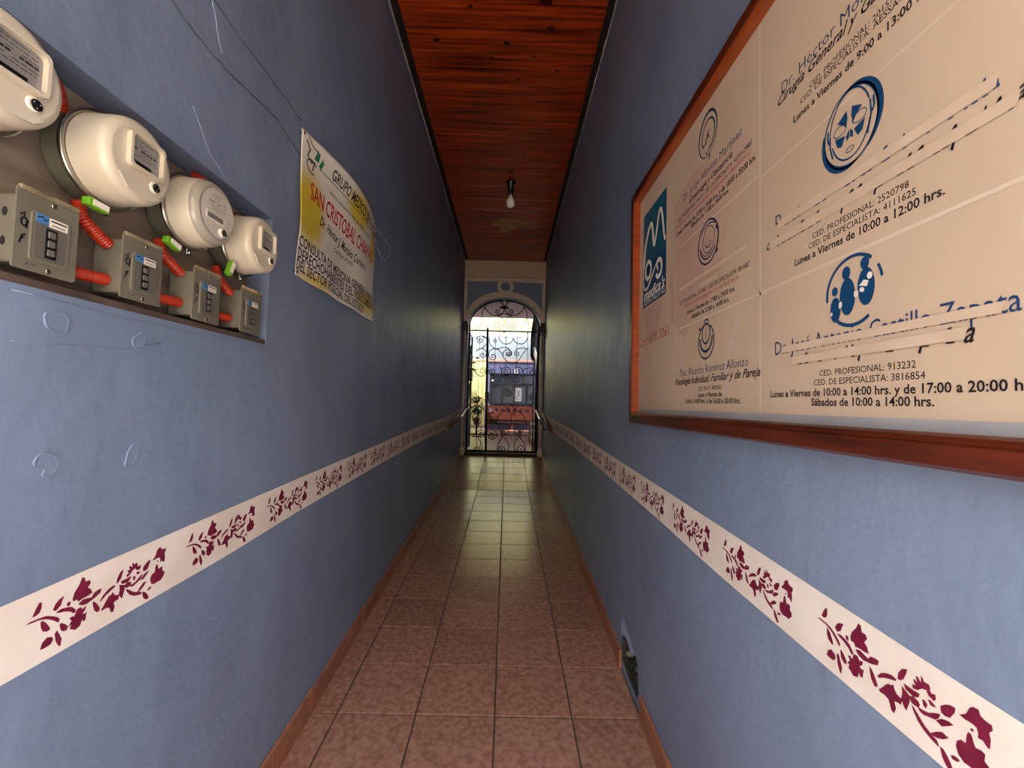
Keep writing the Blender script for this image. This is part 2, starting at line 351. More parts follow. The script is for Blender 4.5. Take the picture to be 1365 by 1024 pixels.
def wall_sheet(name, x, th, outer, holes, m):
    """wall slab with inner face at x, thickness th outwards, polygons in (Y, z)"""
    loops = [outer]+holes; tri = geometry.tessellate_polygon([[Vector((p[0], p[1], 0)) for p in L] for L in loops])
    flat = [p for L in loops for p in L]; n = len(flat)
    mb = MB(); vs = [(x, p[0], p[1]) for p in flat]+[(x+th, p[0], p[1]) for p in flat]
    fs = [tuple(t) for t in tri]+[tuple(n+i for i in t) for t in tri]; b = 0
    for L in loops:
        k = len(L); fs += [(b+i, b+(i+1) % k, n+b+(i+1) % k, n+b+i) for i in range(k)]; b += k
    mb.add(vs, fs); o = mb.build(name, m); return tag(o, kind='structure')
NY0, NY1, NZ0, NZ1 = .40, 1.428, 1.655, 2.075
bottom = [(p[0], p[1]-.02) for p in PROF if -.2 < p[0] < 7.44]
outer = [(-.2, fz(-.2)-.02)]+bottom+[(7.44, fz(7.44)-.02), (7.44, ZC+.02), (-.2, ZC+.02)]
wall_left = wall_sheet('wall_left', XL, -.2, outer, [[(NY0,NZ0),(NY1,NZ0),(NY1+.004,NZ1),(NY0,NZ1)]], M_wall)
HOLE = [(2.225,.235),(2.22,.345),(2.15,.37),(2.06,.345),(1.99,.372),(1.955,.34),(1.95,.24),(1.962,.205),(2.10,.212)]
wall_right = wall_sheet('wall_right', XR, .2, outer, [HOLE], M_wall)
g = MB(); g.box(-.99, -.872, NY0+.002, NY1-.002, NZ0+.002, NZ1-.002); g.build('backboard', M_ply, wall_left, 'weathered grey brown board behind the meters')
g = MB(); g.box(-.872, XL-.002, NY0, NY1, NZ0-.004, NZ0+.014); g.build('niche_sill', mat('dusty_brown_sill', (92,74,66), (70,56,50), rough=.8, scale=14), wall_left)
# rubble in the hole at the foot of the right wall
g = MB(); g.box(XR+.09, XR+.19, 1.93, 2.25, .17, .40)
g.build('hole_back', mat('black_rubble', (30,28,26), (54,50,44), rough=.9, scale=30, bump=.01, bscale=30), wall_right)
for k in range(16):
    g = MB(); r = random.uniform(.012, .028); yy = random.uniform(1.97, 2.2); g.ball((XR+random.uniform(.03,.1), yy, .225+random.uniform(0,.09)), r, 6, (1,1,.7))
    for i, v in enumerate(g.v): g.v[i] = tuple(c+random.uniform(-.004,.004) for c in v)
    o = g.build('rubble_stone', mat('rubble_%d' % k, (96,90,78) if k % 3 else (150,150,140), (60,56,48), rough=.9, scale=30) if k < 3 else bpy.data.materials['rubble_%d' % (k % 3)], wall_right, fix=True)
g = MB(); hc = (2.08, .285); lin_ = [(hc[0]+(p[0]-hc[0])*.985, hc[1]+(p[1]-hc[1])*.985) for p in HOLE]; n = len(lin_)
g.add([(XR-.0004, *p) for p in lin_]+[(XR+.12, *p) for p in lin_], [(i, (i+1) % n, n+(i+1) % n, n+i) for i in range(n)])
g.build('hole_lining', mat('broken_mortar', (66,62,54), (34,32,28), rough=.9, scale=40, bump=.006, bscale=60), wall_right)
pi = Ink(); pi.poly([(2.235,.345),(2.24,.40),(2.20,.44),(2.14,.425),(2.05,.395),(1.99,.372),(2.06,.345),(2.15,.37)])
pi.build('chipped_paint_patch', lambda u, v: (XR-.001, u, v), M_crackl, wall_right, 'pale blue chipped patch above the hole')
# plaster edges where walls meet the ceiling
for x, s, nm in ((XL, 1, 'trim_1'), (XR, -1, 'trim_2')):
    g = MB(); pts = []
    n = 70
    vs = []; fs = []
    for i in range(n+1):
        yy = -.19+i*(YB+.15)/n; h = .008+random.uniform(-.004,.005); d = .006+random.uniform(-.003,.003)
        vs += [(x, yy, ZC), (x+s*d, yy, ZC), (x+s*d*.8, yy, ZC-h), (x, yy, ZC-h-.003)]
    for i in range(n):
        for k in range(4): fs.append((4*i+k, 4*i+(k+1) % 4, 4*i+4+(k+1) % 4, 4*i+4+k))
    g.add(vs, fs); tag(g.build(nm, M_plaster), kind='structure')
# baseboards
for x, s, nm in ((XL, 1, 'baseboard_left'), (XR, -1, 'baseboard_right')):
    g = MB(); vs = []; fs = []; PY = [p for p in PROF if p[0] < 7.3]
    prs = [(y_, fz(y_)) for y_ in ([-.19]+[p[0] for p in PY if p[0] > -.3]+[7.42])]
    if nm == 'baseboard_right': prs = [q for q in prs if q[0] > 2.26]; prs = [(2.245, fz(2.245))]+prs
    for yy, z in prs: vs += [(x, yy, z-.01), (x+s*.004, yy, z-.01), (x+s*.004, yy, z+.088), (x, yy, z+.088)]
    for i in range(len(prs)-1):
        for k in range(4): fs.append((4*i+k, 4*i+(k+1) % 4, 4*i+4+(k+1) % 4, 4*i+4+k))
    g.add(vs, fs); bb = g.build(nm, mat(nm+'_joint', (196,180,160), rough=.8)); tag(bb, kind='structure')
    for a, b in zip(rowY, rowY[1:]):
        if nm == 'baseboard_right':
            if 1.89 < a+.01 < 2.2: continue
        hh = .092+random.uniform(-.002, .003)+max(0, (2-a))*.02
        g = MB(); dd = random.uniform(0, .002); vs = []
        for yy in (a+.002, b-.0025):
            z = fz(yy); vs += [(x+s*.002, yy, z-.004), (x+s*(.012+dd), yy, z-.004), (x+s*(.012+dd), yy, z+hh-.004), (x+s*(.008+dd), yy, z+hh), (x+s*.002, yy, z+hh)]
        fs = [(0,1,2,3,4),(9,8,7,6,5)]+[(k, (k+1) % 5, 5+(k+1) % 5, 5+k) for k in range(5)]
        g.add(vs, fs); g.build('tile', M_base, bb)
# painted flower bands
BT = [(-.4,1.109),(.6,1.132),(1.27,1.158),(1.7,1.174),(2.67,1.208),(4.0,1.262),(5.4,1.290),(6.1,1.300),(7.18,1.378),(7.44,1.395)]
BB = [(-.4,.988),(.6,1.006),(1.27,1.022),(1.7,1.045),(2.67,1.078),(4.05,1.115),(5.4,1.130),(6.1,1.140),(7.2,1.250),(7.44,1.27)]
motif_mesh = {}
for x, s, par, nm in ((XL, 1, wall_left, 'L'), (XR, -1, wall_right, 'R')):
    g = Ink(); n = 60
    for i in range(n):
        a = -.19+i*7.62/n; b = -.19+(i+1)*7.62/n
        g.raw([(a, interp(BB,a)), (b, interp(BB,b)), (b, interp(BT,b)), (a, interp(BT,a))], [(0,1,2,3)])
    band = g.build('painted_band', lambda u, v: (x+s*.0008, u, v), M_band, par, 'cream painted band with maroon flowers')
    ik = Ink()
    for P in MOTIF: ik.poly([(P[i]/1000, P[i+1]/1000) for i in range(0, len(P), 2)])
    me = None; y0 = .758 if s > 0 else .842; pitch = .363 if s > 0 else .371
    for k in range(-3, 19):
        yy = y0+k*pitch
        if yy > 7.0 or yy < -.05: continue
        ya, yb = (yy, yy+.295) if s > 0 else (yy, yy-.295)
        za, zb = [.5*(interp(BB,q)+interp(BT,q)) for q in (ya, yb)]
        if me is None:
            o = ik.build('stencilled_flower', lambda u, v: (0, u*s, v), M_red, band); me = o.data
        else:
            o = bpy.data.objects.new('stencilled_flower', me); C.objects.link(o); o.parent = band
        o.location = (x+s*.0014, ya, za-.060 + (zb-za)*.0); o.rotation_euler = (math.atan2(zb-za, .295)*s*1.0, 0, 0)
        o.scale = (1, 1, 1.13)
# cracks and old plaster patches on the left wall
def ridge(pts, r, m, name, x=XL, s=1, sub=5, par=wall_left):
    P = []
    for a, b in zip(pts, pts[1:]):
        for k in range(sub): P.append((x, a[0]+(b[0]-a[0])*k/sub+random.uniform(-.003,.003), a[1]+(b[1]-a[1])*k/sub+random.uniform(-.003,.003)))
    P.append((x, *pts[-1])); g = MB(); g.tube(P, r, 5, rad=[r*random.uniform(.6,1.3) for _ in P]); return g.build(name, m, par)
ridge([(.6,2.40),(.967,2.39),(1.045,2.378),(1.16,2.379),(1.3,2.40),(1.429,2.416),(1.52,2.40),(1.591,2.389)], .0022, M_crack, 'plaster_crack')
ridge([(.6,2.53),(1.102,2.521),(1.27,2.514),(1.468,2.522),(1.58,2.516)], .0020, M_crack, 'plaster_crack')
ridge([(1.089,2.53),(1.115,2.47),(1.142,2.411)], .0014, M_crackl, 'plaster_crack')
ridge([(2.46,2.50),(2.60,2.495),(2.82,2.488),(2.80,2.42),(2.70,2.36),(2.635,2.351),(2.5,2.42)], .0026, M_crackl, 'plaster_crack')
ridge([(1.05,2.20),(1.12,2.12),(1.20,2.08)], .001, M_crackl, 'plaster_crack')
ridge([(.70,1.645),(.95,1.638),(1.2,1.642),(1.42,1.64)], .0022, M_wall, 'niche_edge_ridge', sub=8)
ridge([(.70,1.56),(.9,1.575),(1.0,1.60)], .0012, M_wall, 'brush_ridge', sub=8)
def patch(pts, name='plaster_patch', h=.0030):
    P = []
    for i in range(len(pts)):
        a, b, c = pts[i-1], pts[i], pts[(i+1) % len(pts)]
        P += [((a[0]+3*b[0])/4, (a[1]+3*b[1])/4), ((3*b[0]+c[0])/4, (3*b[1]+c[1])/4)]
    pts = P
    n = len(pts); cy = sum(p[0] for p in pts)/n; cz = sum(p[1] for p in pts)/n; vs = []; fs = []
    for f, d in ((1, -.001), (.97, h), (.78, h*.8)):
        for p in pts: vs.append((XL+d, cy+(p[0]-cy)*f+random.uniform(-.0005,.0005), cz+(p[1]-cz)*f))
    for j in range(2):
        for k in range(n): fs.append((j*n+k, j*n+(k+1) % n, (j+1)*n+(k+1) % n, (j+1)*n+k))
    fs.append(tuple(range(2*n, 3*n))); g = MB(); g.add(vs, fs); return g.build(name, M_wall, wall_left)
def ppatch(cy, cz, k, L): patch([(cy+(x-50)*k, cz+(50-y)*k) for x, y in L])
ppatch(.768, 1.605, .00050, [(5,30),(30,18),(58,8),(80,20),(95,40),(90,62),(88,85),(60,90),(28,84),(12,70)])
ppatch(.94, 1.598, .00050, [(55,8),(78,20),(80,55),(72,84),(50,95),(28,85),(15,60),(22,40),(45,30)])
ppatch(.768, 1.357, .00056, [(20,25),(40,14),(62,20),(85,40),(88,65),(75,88),(55,96),(40,88),(48,68),(30,62),(12,50)])
ppatch(.94, 1.352, .00056, [(60,5),(78,25),(75,60),(62,85),(40,96),(22,92),(28,60),(35,30)])

g = MB(); g.box(XL-.4, XR+.4, -.42, -.20, 2.7, ZC+.8); g.box(XL-.9, XL-.002, -.42, -.202, -.1, 2.7); g.box(XR+.002, XR+.9, -.42, -.202, -.1, 2.7)
tag(g.build('wall_front', M_wall), kind='structure')
# end wall with arched opening
def arch(cx, a, zs, b, n=28): return [(cx+a*math.cos(math.pi*k/n), zs+b*math.sin(math.pi*k/n)) for k in range(n+1)]
AX = -.095
op = [(AX+.635,.50)]+arch(AX, .635, 2.80, .50)+[(AX-.635,.50)]
full = [(XL-.2,.5)]+list(reversed(op))+[(XR+.2,.5),(XR+.2,ZC+.02),(XL-.2,ZC+.02)]
g = MB(); g.prism(full, 1, YB, YB+.22); wall_back = g.build('wall_back', M_wall); tag(wall_back, kind='structure')
g = MB(); g.box(XL, XR, YB-.05, YB, 3.655, ZC, r=.006); g.build('lintel_beam', M_lintel, wall_back, 'tan plaster beam under the ceiling')
g = MB(); g.box(XL, XR, YB-.045, YB, 3.585, 3.652, r=.006); g.build('moulding', M_mould, wall_back)
for x0, x1 in ((XL+.002, XL+.052), (XR-.055, XR-.002)):
    g = MB(); g.box(x0, x1, YB-.04, YB, 2.9, 3.59, r=.005); g.build('moulding', M_mould, wall_back)
go, gi = arch(AX, .70, 2.86, .56), arch(AX, .635, 2.80, .515)
g = MB(); g.prism(go+list(reversed(gi)), 1, YB-.05, YB+.0); g.build('arch_moulding', M_mould, wall_back, 'cream arched plaster moulding')
g = MB(); ro = [(AX+.14*math.cos(k*math.pi/16), 3.50+.14*math.sin(k*math.pi/16)) for k in range(32)]; ri = [(AX+.082*math.cos(k*math.pi/16), 3.50+.082*math.sin(k*math.pi/16)) for k in range(32)]
vs = [(x, YB-.06, z) for x, z in ro]+[(x, YB-.06, z) for x, z in ri]+[(x, YB, z) for x, z in ro]+[(x, YB, z) for x, z in ri]; fs = []
for k in range(32):
    k2 = (k+1) % 32; fs += [(k, k2, 32+k2, 32+k), (k, 64+k, 64+k2, k2), (32+k, 32+k2, 96+k2, 96+k)]
g.add(vs, fs); g.build('ring_moulding', M_mould, wall_back, 'cream plaster ring over the arch')
M_cap = mat('dark_capital_paint', (52,50,56), (44,42,48), rough=.5, scale=20)
for x in (-.772, .572):
    sx = 1 if x < 0 else -1
    g = MB(); g.box(x-.05, x+.05, YB-.10, YB-.002, 2.72, 2.88, r=.008); g.box(x-.04+sx*.06, x+.04+sx*.02, YB-.07, YB-.002, 2.66, 2.84, r=.01); g.build('capital', M_cap, wall_back, 'dark capital block at the spring of the arch')
    px = -.762 if x < 0 else .555
    g = MB(); g.tube([(px, YB-.06, .70), (px, YB-.06, 1.6), (px, YB-.06, 2.73)], .024, 12); g.build('slim_column', M_mould, wall_back)
    g = MB(); g.lathe([(-.07,.03),(-.055,.042),(-.02,.046),(.02,.044),(.05,.036),(.075,.026)], (px, YB-.06, fz(7.3)+.085), 2, 16); g.build('column_foot', M_mould, wall_back)
# ---------------------------------------------------------------- courtyard beyond the gate, and the street behind the camera
CZ = .64
g = MB(); g.box(-6, 3, YB+.22, 19, CZ-.2, CZ-.004); cfloor = g.build('floor_courtyard', M_grout); tag(cfloor, kind='structure')
cx0 = -2.7
for i in range(11):
    for j in range(14):
        slab_tile(cfloor, cx0+i*.36, cx0+(i+1)*.36, 7.68+j*.5, 7.68+(j+1)*.5, lambda y: CZ, M_court, gap=.003)
g = MB(); g.box(-2.7, 1.25, 11.6, 13.98, CZ, CZ+.05, r=.005); g.build('step', M_court, cfloor)
g = MB(); g.box(XL-.1, XR+.1, YB-.01, YB+.23, CZ-.2, CZ-.005); g.build('threshold', M_grout, cfloor)
g = MB(); g.box(-.74, 1.3, 14, 14.2, CZ-.1, 2.84); wc = g.build('wall_courtyard', M_lav); tag(wc, kind='structure')
g = MB(); g.box(-1.6, 1.3, 14.0, 14.2, 2.90, 3.66); g.build('upper_panel', M_cgrey, wc, 'pale grey upper panel')
g = MB(); g.box(-1.6, 1.3, 13.93, 14.2, 2.84, 2.92, r=.006); g.build('ledge', M_ledge, wc, 'peach coloured ledge')
g = MB(); g.box(-5, 3, 14.6, 14.75, 3.60, 3.92); g.box(-5, -4.85, 14.6, 14.75, .6, 3.6); g.box(2.85, 3, 14.6, 14.75, .6, 3.6)
o = g.build('roof_parapet', mat('white_parapet', (238,238,230), rough=.7)); tag(o, 'white parapet strip above the grey upper panel beyond the gate', 'parapet')
g = MB(); g.box(-6, 3, 17, 17.2, CZ-.2, 6.5); o = g.build('wall_yellow', M_yellow); tag(o, kind='structure')
g = MB()
for k, (x0, z0, x1, z1) in enumerate([(.35, 5.2, 1.3, 4.2)]): g.tube([(x0, 16.97, z0), (x1, 16.97, z1)], .02, 6)
g.build('pipe', mat('dull_yellow_pipe', (170,150,80), rough=.6), o)
g = MB(); g.box(1.28, 1.45, YB+.22, 19, CZ-.1, 4.1); o = g.build('wall_courtyard_right', M_lav); tag(o, kind='structure')
g = MB(); g.box(-2.9, 1.3, YB+.21, 12.5, 3.97, 4.15); o = g.build('ceiling_courtyard', M_soffit); tag(o, kind='structure')
g = MB(); g.box(-2.2, -2.0, YB+.22, 12.5, CZ-.1, 4.1); g.box(-2.2, -2.0, 12.5, 17, CZ-.1, 2.6); g.box(-2.0, -1.05, YB+.22, YB+.42, CZ-.1, 3.97); o = g.build('wall_left_light_block', M_lav); tag(o, kind='structure')  # unseen wall added and sized to cut the light in the courtyard
g = MB(); g.box(-3.1, 1.45, 12.45, 15.7, 5.3, 5.45); o = g.build('upper_shade_slab', M_soffit); tag(o, kind='structure')  # unseen slab added to shade the grey panel and dim the courtyard
# window in the courtyard wall
g = MB(); X0, X1, Z0, Z1 = -.56, .94, 1.50, 2.44; FY = 13.95
def bar(x0, x1, z0, z1, d=.05): g.box(x0, x1, FY-.03, FY-.03+d+.03, z0, z1)
bar(X0-.04, X1+.04, Z1-.03, Z1+.03); bar(X0-.04, X1+.04, Z0-.03, Z0+.03); bar(X0-.04, X0+.03, Z0, Z1); bar(X1-.03, X1+.04, Z0, Z1); bar(X0, X1, 2.09, 2.15)
vx = [X0+(X1-X0)*t for t in (.25, .5, .77)]; vt = [X0+(X1-X0)*t for t in (.31, .42, .68)]
for x in vx: bar(x-.035, x+.035, Z0, 2.1)
for x in vt: bar(x-.02, x+.02, 2.12, Z1)
wn = g.build('window_1', mat('dark_window_frame', (22,24,34), rough=.5)); tag(wn, kind='structure')
xs = [X0]+vx+[X1]
for a, b in zip(xs, xs[1:]):
    g = MB(); g.box(a+.03, b-.03, 13.985, 13.998, Z0+.03, 2.1); g.build('pane', M_pane, wn)
xs = [X0]+vt+[X1]
for a, b in zip(xs, xs[1:]):
    g = MB(); g.box(a+.01, b-.01, 13.985, 13.998, 2.14, Z1-.02); g.build('pane', M_pane, wn)
g = MB(); g.box(.23, .43, 13.975, 13.983, 1.58, 2.02)
po = g.build('poster', M_paper); tag(po, 'small white poster in the third lower pane of the courtyard window', 'poster')
ik = Ink(); ik.stroke([(.27,1.68),(.33,1.80),(.36,1.92),(.40,1.96)], .02); ik.stroke([(.40,1.70),(.35,1.80),(.30,1.86),(.29,1.93)], .014); ik.stroke([(.26,1.62),(.29,1.66),(.38,1.64)], .012)
ik.build('drawing', lambda u, v: (u, 13.972, v), M_ink, po)
for x, z, nm, lb in ((-.50, 2.22, 'lamp', 'small round white lamp at the upper left corner of the courtyard window'),):
    g = MB(); g.ball((x, 13.93, z), .035, 10); g.lathe([(-.01,.02),(.05,.02)], (x, 13.93, z), 1, 8); tag(g.build('wall_lamp', M_bulb), lb, 'lamp')
g = MB()
for dx in (-.05, .03): g.tube([(.24+dx, 13.9, 2.50), (.25+dx, 13.9, 2.57), (.23+dx, 13.9, 2.62)], .018, 6)
g.box(.17, .31, 13.88, 13.92, 2.475, 2.50); tag(g.build('figurine', M_paper), 'tiny pair of white ornaments standing above the courtyard window', 'ornament')
# carved bench under the window
bn = empty('carved_bench', (.12, 13.6, CZ+.05), 'red brown carved wooden bench with a row of round cut-outs under the courtyard window', 'bench')
Bx0, Bx1, By = -.66, .92, 13.5; bz0, bz1 = 1.14, 1.40
outl = [(Bx0,bz0),(Bx1,bz0),(Bx1,bz1)]; n = 8
for i in range(n):
    for t in range(5):
        outl.append((Bx1-(Bx1-Bx0)*(i+t/5)/n, bz1+.035*math.sin(math.pi*t/5)))
outl.append((Bx0, bz1)); holes = []
for i in range(8):
    cx = Bx0+(Bx1-Bx0)*(i+.5)/8; holes.append([(cx+.062*math.cos(k*math.pi/7), 1.275+.062*math.sin(k*math.pi/7)) for k in range(14)])
loops = [outl]+holes; flat = [p for L in loops for p in L]; N = len(flat)
tri = geometry.tessellate_polygon([[Vector((p[0],p[1],0)) for p in L] for L in loops])
g = MB(); fs = [tuple(t) for t in tri]+[tuple(N+i for i in t) for t in tri]; b = 0
for L in loops:
    k = len(L); fs += [(b+i, b+(i+1) % k, N+b+(i+1) % k, N+b+i) for i in range(k)]; b += k
g.add([(p[0], By+.42, p[1]) for p in flat]+[(p[0], By+.46, p[1]) for p in flat], fs); g.build('backrest', M_redwood, bn)
for zz in range(3):
    g = MB(); g.box(Bx0, Bx1, By+zz*.14, By+zz*.14+.125, 1.06, 1.10, r=.004); g.build('seat_slat', M_redwood, bn)
g = MB(); g.box(Bx0, Bx1, By-.02, By+.0, 1.0, 1.14, r=.003); g.build('apron', M_redwood, bn)
for x in (Bx0+.02, .12, Bx1-.06):
    for yy in (By, By+.40):
        g = MB(); g.box(x, x+.05, yy, yy+.05, CZ+.05, 1.07 if yy < By+.2 else 1.35, r=.004); g.build('leg', M_redwood, bn)
g = MB(); g.box(Bx0+.05, Bx1-.05, By+.3, By+.34, CZ+.2, 1.0); g.build('back_panel', mat('dark_bench_panel', (52,34,34), rough=.6), bn)
# shelf rack, right foreground of the courtyard
rk = empty('shoe_rack', (.66, 9.6, CZ), 'small dark wooden rack with pale round-fronted shelves at lower right behind the gate', 'rack')
for x in (.50, .88):
    for yy in (9.45, 9.75):
        g = MB(); g.box(x-.018, x+.018, yy-.018, yy+.018, CZ, 1.13, r=.003); g.build('post', mat('rack_wood', (60,30,22), rough=.5) if 'rack_wood' not in bpy.data.materials else bpy.data.materials['rack_wood'], rk)
for z in (.78, .92, 1.06):
    g = MB(); pts = [(.50,9.76),(.88,9.76),(.88,9.46)]+[(.69+.19*math.cos(a*math.pi/8), 9.46-.07*math.sin(a*math.pi/8)) for a in range(1,8)]+[(.50,9.46)]
    g.prism(pts, 2, z-.02, z+.02); g.build('shelf', M_mould, rk, 'pale shelf')
# black folded awning post and white lamp at the right jamb
g = MB(); g.tube([(.62, 8.1, 3.5), (.55, 8.08, 3.2), (.49, 8.05, 2.8), (.46, 8.05, 2.40), (.45, 8.05, 2.30)], .07, 12, rad=[.10,.11,.10,.07,.03])
for k in range(4): g.tube([(.58-.09+.05*k, 8.0, 3.3), (.45-.05+.04*k, 7.97, 2.42)], .014, 6)
awt = empty('folded_parasol', (.5, 8.05, 2.3), 'black folded parasol leaning against the right jamb behind the gate', 'parasol')
aw = g.build('folded_canopy', mat('black_canvas', (26,24,26), (38,34,36), rough=.7, scale=8, stretch=(8,8,1)), awt)
g = MB(); g.tube([(.47, 8.05, 2.4), (.475, 8.05, CZ)], .018, 8); g.build('pole', M_iron, awt)
g = MB(); g.tube([(.52, 7.85, CZ), (.525, 7.85, 2.0), (.55, 7.85, 3.3)], .035, 10); 
tag(g.build('drain_pipe', M_iron), 'black drain pipe standing upright along the right jamb behind the gate', 'pipe')
g = MB(); g.tube([(.445, 7.95, 2.55), (.455, 7.95, 2.50), (.49, 7.95, 2.36), (.51, 7.95, 2.30), (.515, 7.95, 2.22)], .03, 10, rad=[.02,.032,.034,.022,.026])
g.build('tube_lamp', M_bulb, awt, 'small white tube lamp')
# hanging fern and potted plant, left of the courtyard
def leaves(mb, c, n, R, L, sq=1, seed=1):
    rr = random.Random(seed)
    for k in range(n):
        th = rr.uniform(0, 6.283); ph = rr.uniform(-.9, 1.2); d = Vector((math.cos(th)*math.cos(ph), math.sin(th)*math.cos(ph), math.sin(ph)*sq)); p = Vector(c)+d*R*rr.uniform(.3, 1)
        q = p+(d+Vector((0,0,-.5))).normalized()*L*rr.uniform(.6, 1.1); s = d.cross(Vector((0,0,1))).normalized()*L*.22; m_ = (p+q)/2+Vector((0,0,L*.12))
        mb.add([p, m_+s, q, m_-s], [(0,1,2),(0,2,3)])
hf = empty('hanging_fern', (-.98, 9.6, 2.25), 'dark trailing fern in a pot hanging at the upper left behind the gate', 'plant')
g = MB(); leaves(g, (-.98, 9.6, 2.22), 260, .22, .16, 1.1, 3); g.build('foliage', M_leaf, hf, kind='stuff')
g = MB(); g.lathe([(-.10,.06),(.02,.10),(.03,.10)], (-.98, 9.6, 2.20), 2, 14); g.build('pot', M_clay, hf)
g = MB()
for a in range(3): g.tube([(-.98+.09*math.cos(a*2.09), 9.6+.09*math.sin(a*2.09), 2.22), (-.98, 9.6, 2.6), (-.98, 9.6, 3.97)], .004, 5)
g.build('hanger', M_iron, hf)
pp_ = empty('potted_plant', (-.78, 11.0, CZ), 'dark leafy potted plant on a stand left of the bench behind the gate', 'plant')
g = MB(); leaves(g, (-.78, 11.0, 1.42), 120, .17, .13, 1.3, 5); leaves(g, (-.80, 11.0, 1.15), 60, .1, .1, 1, 8); g.build('foliage', M_leaf, pp_, kind='stuff')
g = MB(); g.lathe([(-.1,.06),(.05,.09),(.06,.1)], (-.78, 11.0, 1.05), 2, 14); g.build('pot', M_clay, pp_)
g = MB(); g.tube([(-.78,11.0,.95),(-.78,11.0,CZ+.04)], .02, 8); g.lathe([(0,.12),(.03,.10)], (-.78,11.0,CZ), 2, 14); g.build('stand', M_iron, pp_)

# street behind the camera
g = MB(); g.box(-14, 14, -14, -.425, -.12, 0); st = g.build('street_pavement', M_street); tag(st, kind='structure')

g = MB(); g.box(-14, 14, -7.3, -6.8, 0, 6.0); fc = g.build('wall_opposite_sky_block', M_facade); tag(fc, kind='structure')  # unseen facade added to block low sky light from the upper walls
# ---------------------------------------------------------------- wrought iron gate
G1 = (lambda x, y: (-.9841+x*.0013933+y*.0000446, 3.3857+x*.0000393-y*.0013956))
G2 = (lambda x, y: (-.9425+x*.0016348+y*.0000519, 2.0857+x*.0000434-y*.0016213))
GY = 7.53
gate = empty('iron_gate', (-.1, GY, CZ), 'black wrought iron scroll gate in the arched opening at the corridor end', 'gate')
def smooth(P, n=6):
    out = []
    for i in range(len(P)-1):
        p0 = P[max(i-1,0)]; p1 = P[i]; p2 = P[i+1]; p3 = P[min(i+2,len(P)-1)]
        for k in range(n):
            t = k/n; out.append(tuple(.5*((2*p1[j])+(-p0[j]+p2[j])*t+(2*p0[j]-5*p1[j]+4*p2[j]-p3[j])*t*t+(-p0[j]+3*p1[j]-3*p2[j]+p3[j])*t**3) for j in range(2)))
    out.append(P[-1]); return out
def spiral(end, prev, eye, turns=1.4):
    """inward spiral continuing from the curve end"""
    dx, dy = end[0]-eye[0], end[1]-eye[1]; r = math.hypot(dx, dy); a0 = math.atan2(dy, dx)
    mx, my = end[0]-prev[0], end[1]-prev[1]; sgn = 1 if dx*my-dy*mx > 0 else -1; n = int(14*turns)
    return [(eye[0]+r*(1-k/n*.88)*math.cos(a0+sgn*k/n*turns*6.283), eye[1]+r*(1-k/n*.88)*math.sin(a0+sgn*k/n*turns*6.283)) for k in range(1, n+1)]
def scroll(F, pts, e1=None, e0=None, r=.0075, name='scroll', par=None, xf=None):
    P = smooth(pts)
    if e1: P = P+spiral(P[-1], P[-2], e1)
    if e0: P = list(reversed(spiral(P[0], P[1], e0)))+P
    Q = [F(*p) for p in P]
    if xf: V = [xf(*q) for q in Q]
    else: V = [(q[0], GY, q[1]) for q in Q]
    g = MB(); g.tube(V, r, 6); return g.build(name, M_iron, par or gate, fix=False)
mir = lambda L, c: [(2*c-x, y) for x, y in L]
A = [(625,250),(560,272),(480,270),(410,220),(385,165),(410,112),(480,90),(570,105),(615,160),(618,215),(590,250),(550,262)]
scroll(G1, A, (545,228)); scroll(G1, mir(A, 627), (709,228))
B = [(385,170),(350,230),(345,330),(320,400),(290,440),(262,455)]; scroll(G1, B); scroll(G1, mir(B, 627))
B2 = [(545,280),(595,300),(622,355),(612,410),(575,445),(530,445),(500,420)]; scroll(G1, B2, (540,395)); scroll(G1, mir(B2, 630), (715,393))
scroll(G1, [(700,300),(760,345),(830,400),(880,440)], r=.006); scroll(G1, [(380,330),(385,400),(385,455)], r=.006)
scroll(G1, [(270,560),(330,530),(390,550),(405,600),(385,650),(330,690),(275,710)], None, None)
scroll(G1, [(390,560),(330,530),(285,555),(285,600)], (320,585))
scroll(G1, [(440,560),(440,630),(500,688),(560,690)]); scroll(G1, [(560,690),(620,675),(680,695),(705,745)], (675,750)); scroll(G1, [(490,570),(488,600)], (512,590), r=.006)
U = [(735,560),(710,610),(650,635),(590,615),(555,550),(560,480)]; scroll(G1, U); scroll(G1, mir(U, 735)); 
scroll(G1, [(600,530),(640,555),(675,530)], r=.006); scroll(G1, [(780,535),(815,558),(850,530)], r=.006)
W = [(430,790),(430,740),(470,700),(530,700),(585,745),(620,815),(680,865),(740,868),(800,840),(850,760),(900,700)]; scroll(G1, W, None, (480,790))
scroll(G1, [(920,700),(860,685),(790,695),(748,740)], (782,752)); scroll(G1, [(600,790),(615,730),(660,705),(700,720)], (675,755))
scroll(G1, [(270,730),(310,695),(370,700),(400,745),(385,785)], (350,770))
S3 = [(480,20),(490,55),(515,70),(555,0)]; 
scroll(G2, [(345,130),(345,70),(370,25),(410,15)], (390,48)); scroll(G2, [(480,-20),(500,40),(500,80),(560,85)], None); scroll(G2, [(500,60),(510,10),(550,-10),(590,10)], (552,38))
scroll(G2, [(725,60),(715,10),(675,-10),(630,10)], (665,40)); scroll(G2, [(725,60),(735,20),(790,0),(850,10)], (825,45)); scroll(G2, [(215,20),(230,60),(280,90),(320,70),(335,20)], (300,35))
scroll(G2, [(420,160),(440,130),(480,115)], (465,135), r=.006); scroll(G2, [(640,150),(680,150),(680,120)], (645,135), r=.006)
scroll(G2, [(520,290),(525,250),(560,230),(600,255),(598,295),(560,310)], (568,275)); scroll(G2, [(870,290),(850,270),(800,285),(790,330)], (822,312)); scroll(G2, [(350,330),(355,290),(380,280)], None, r=.006)
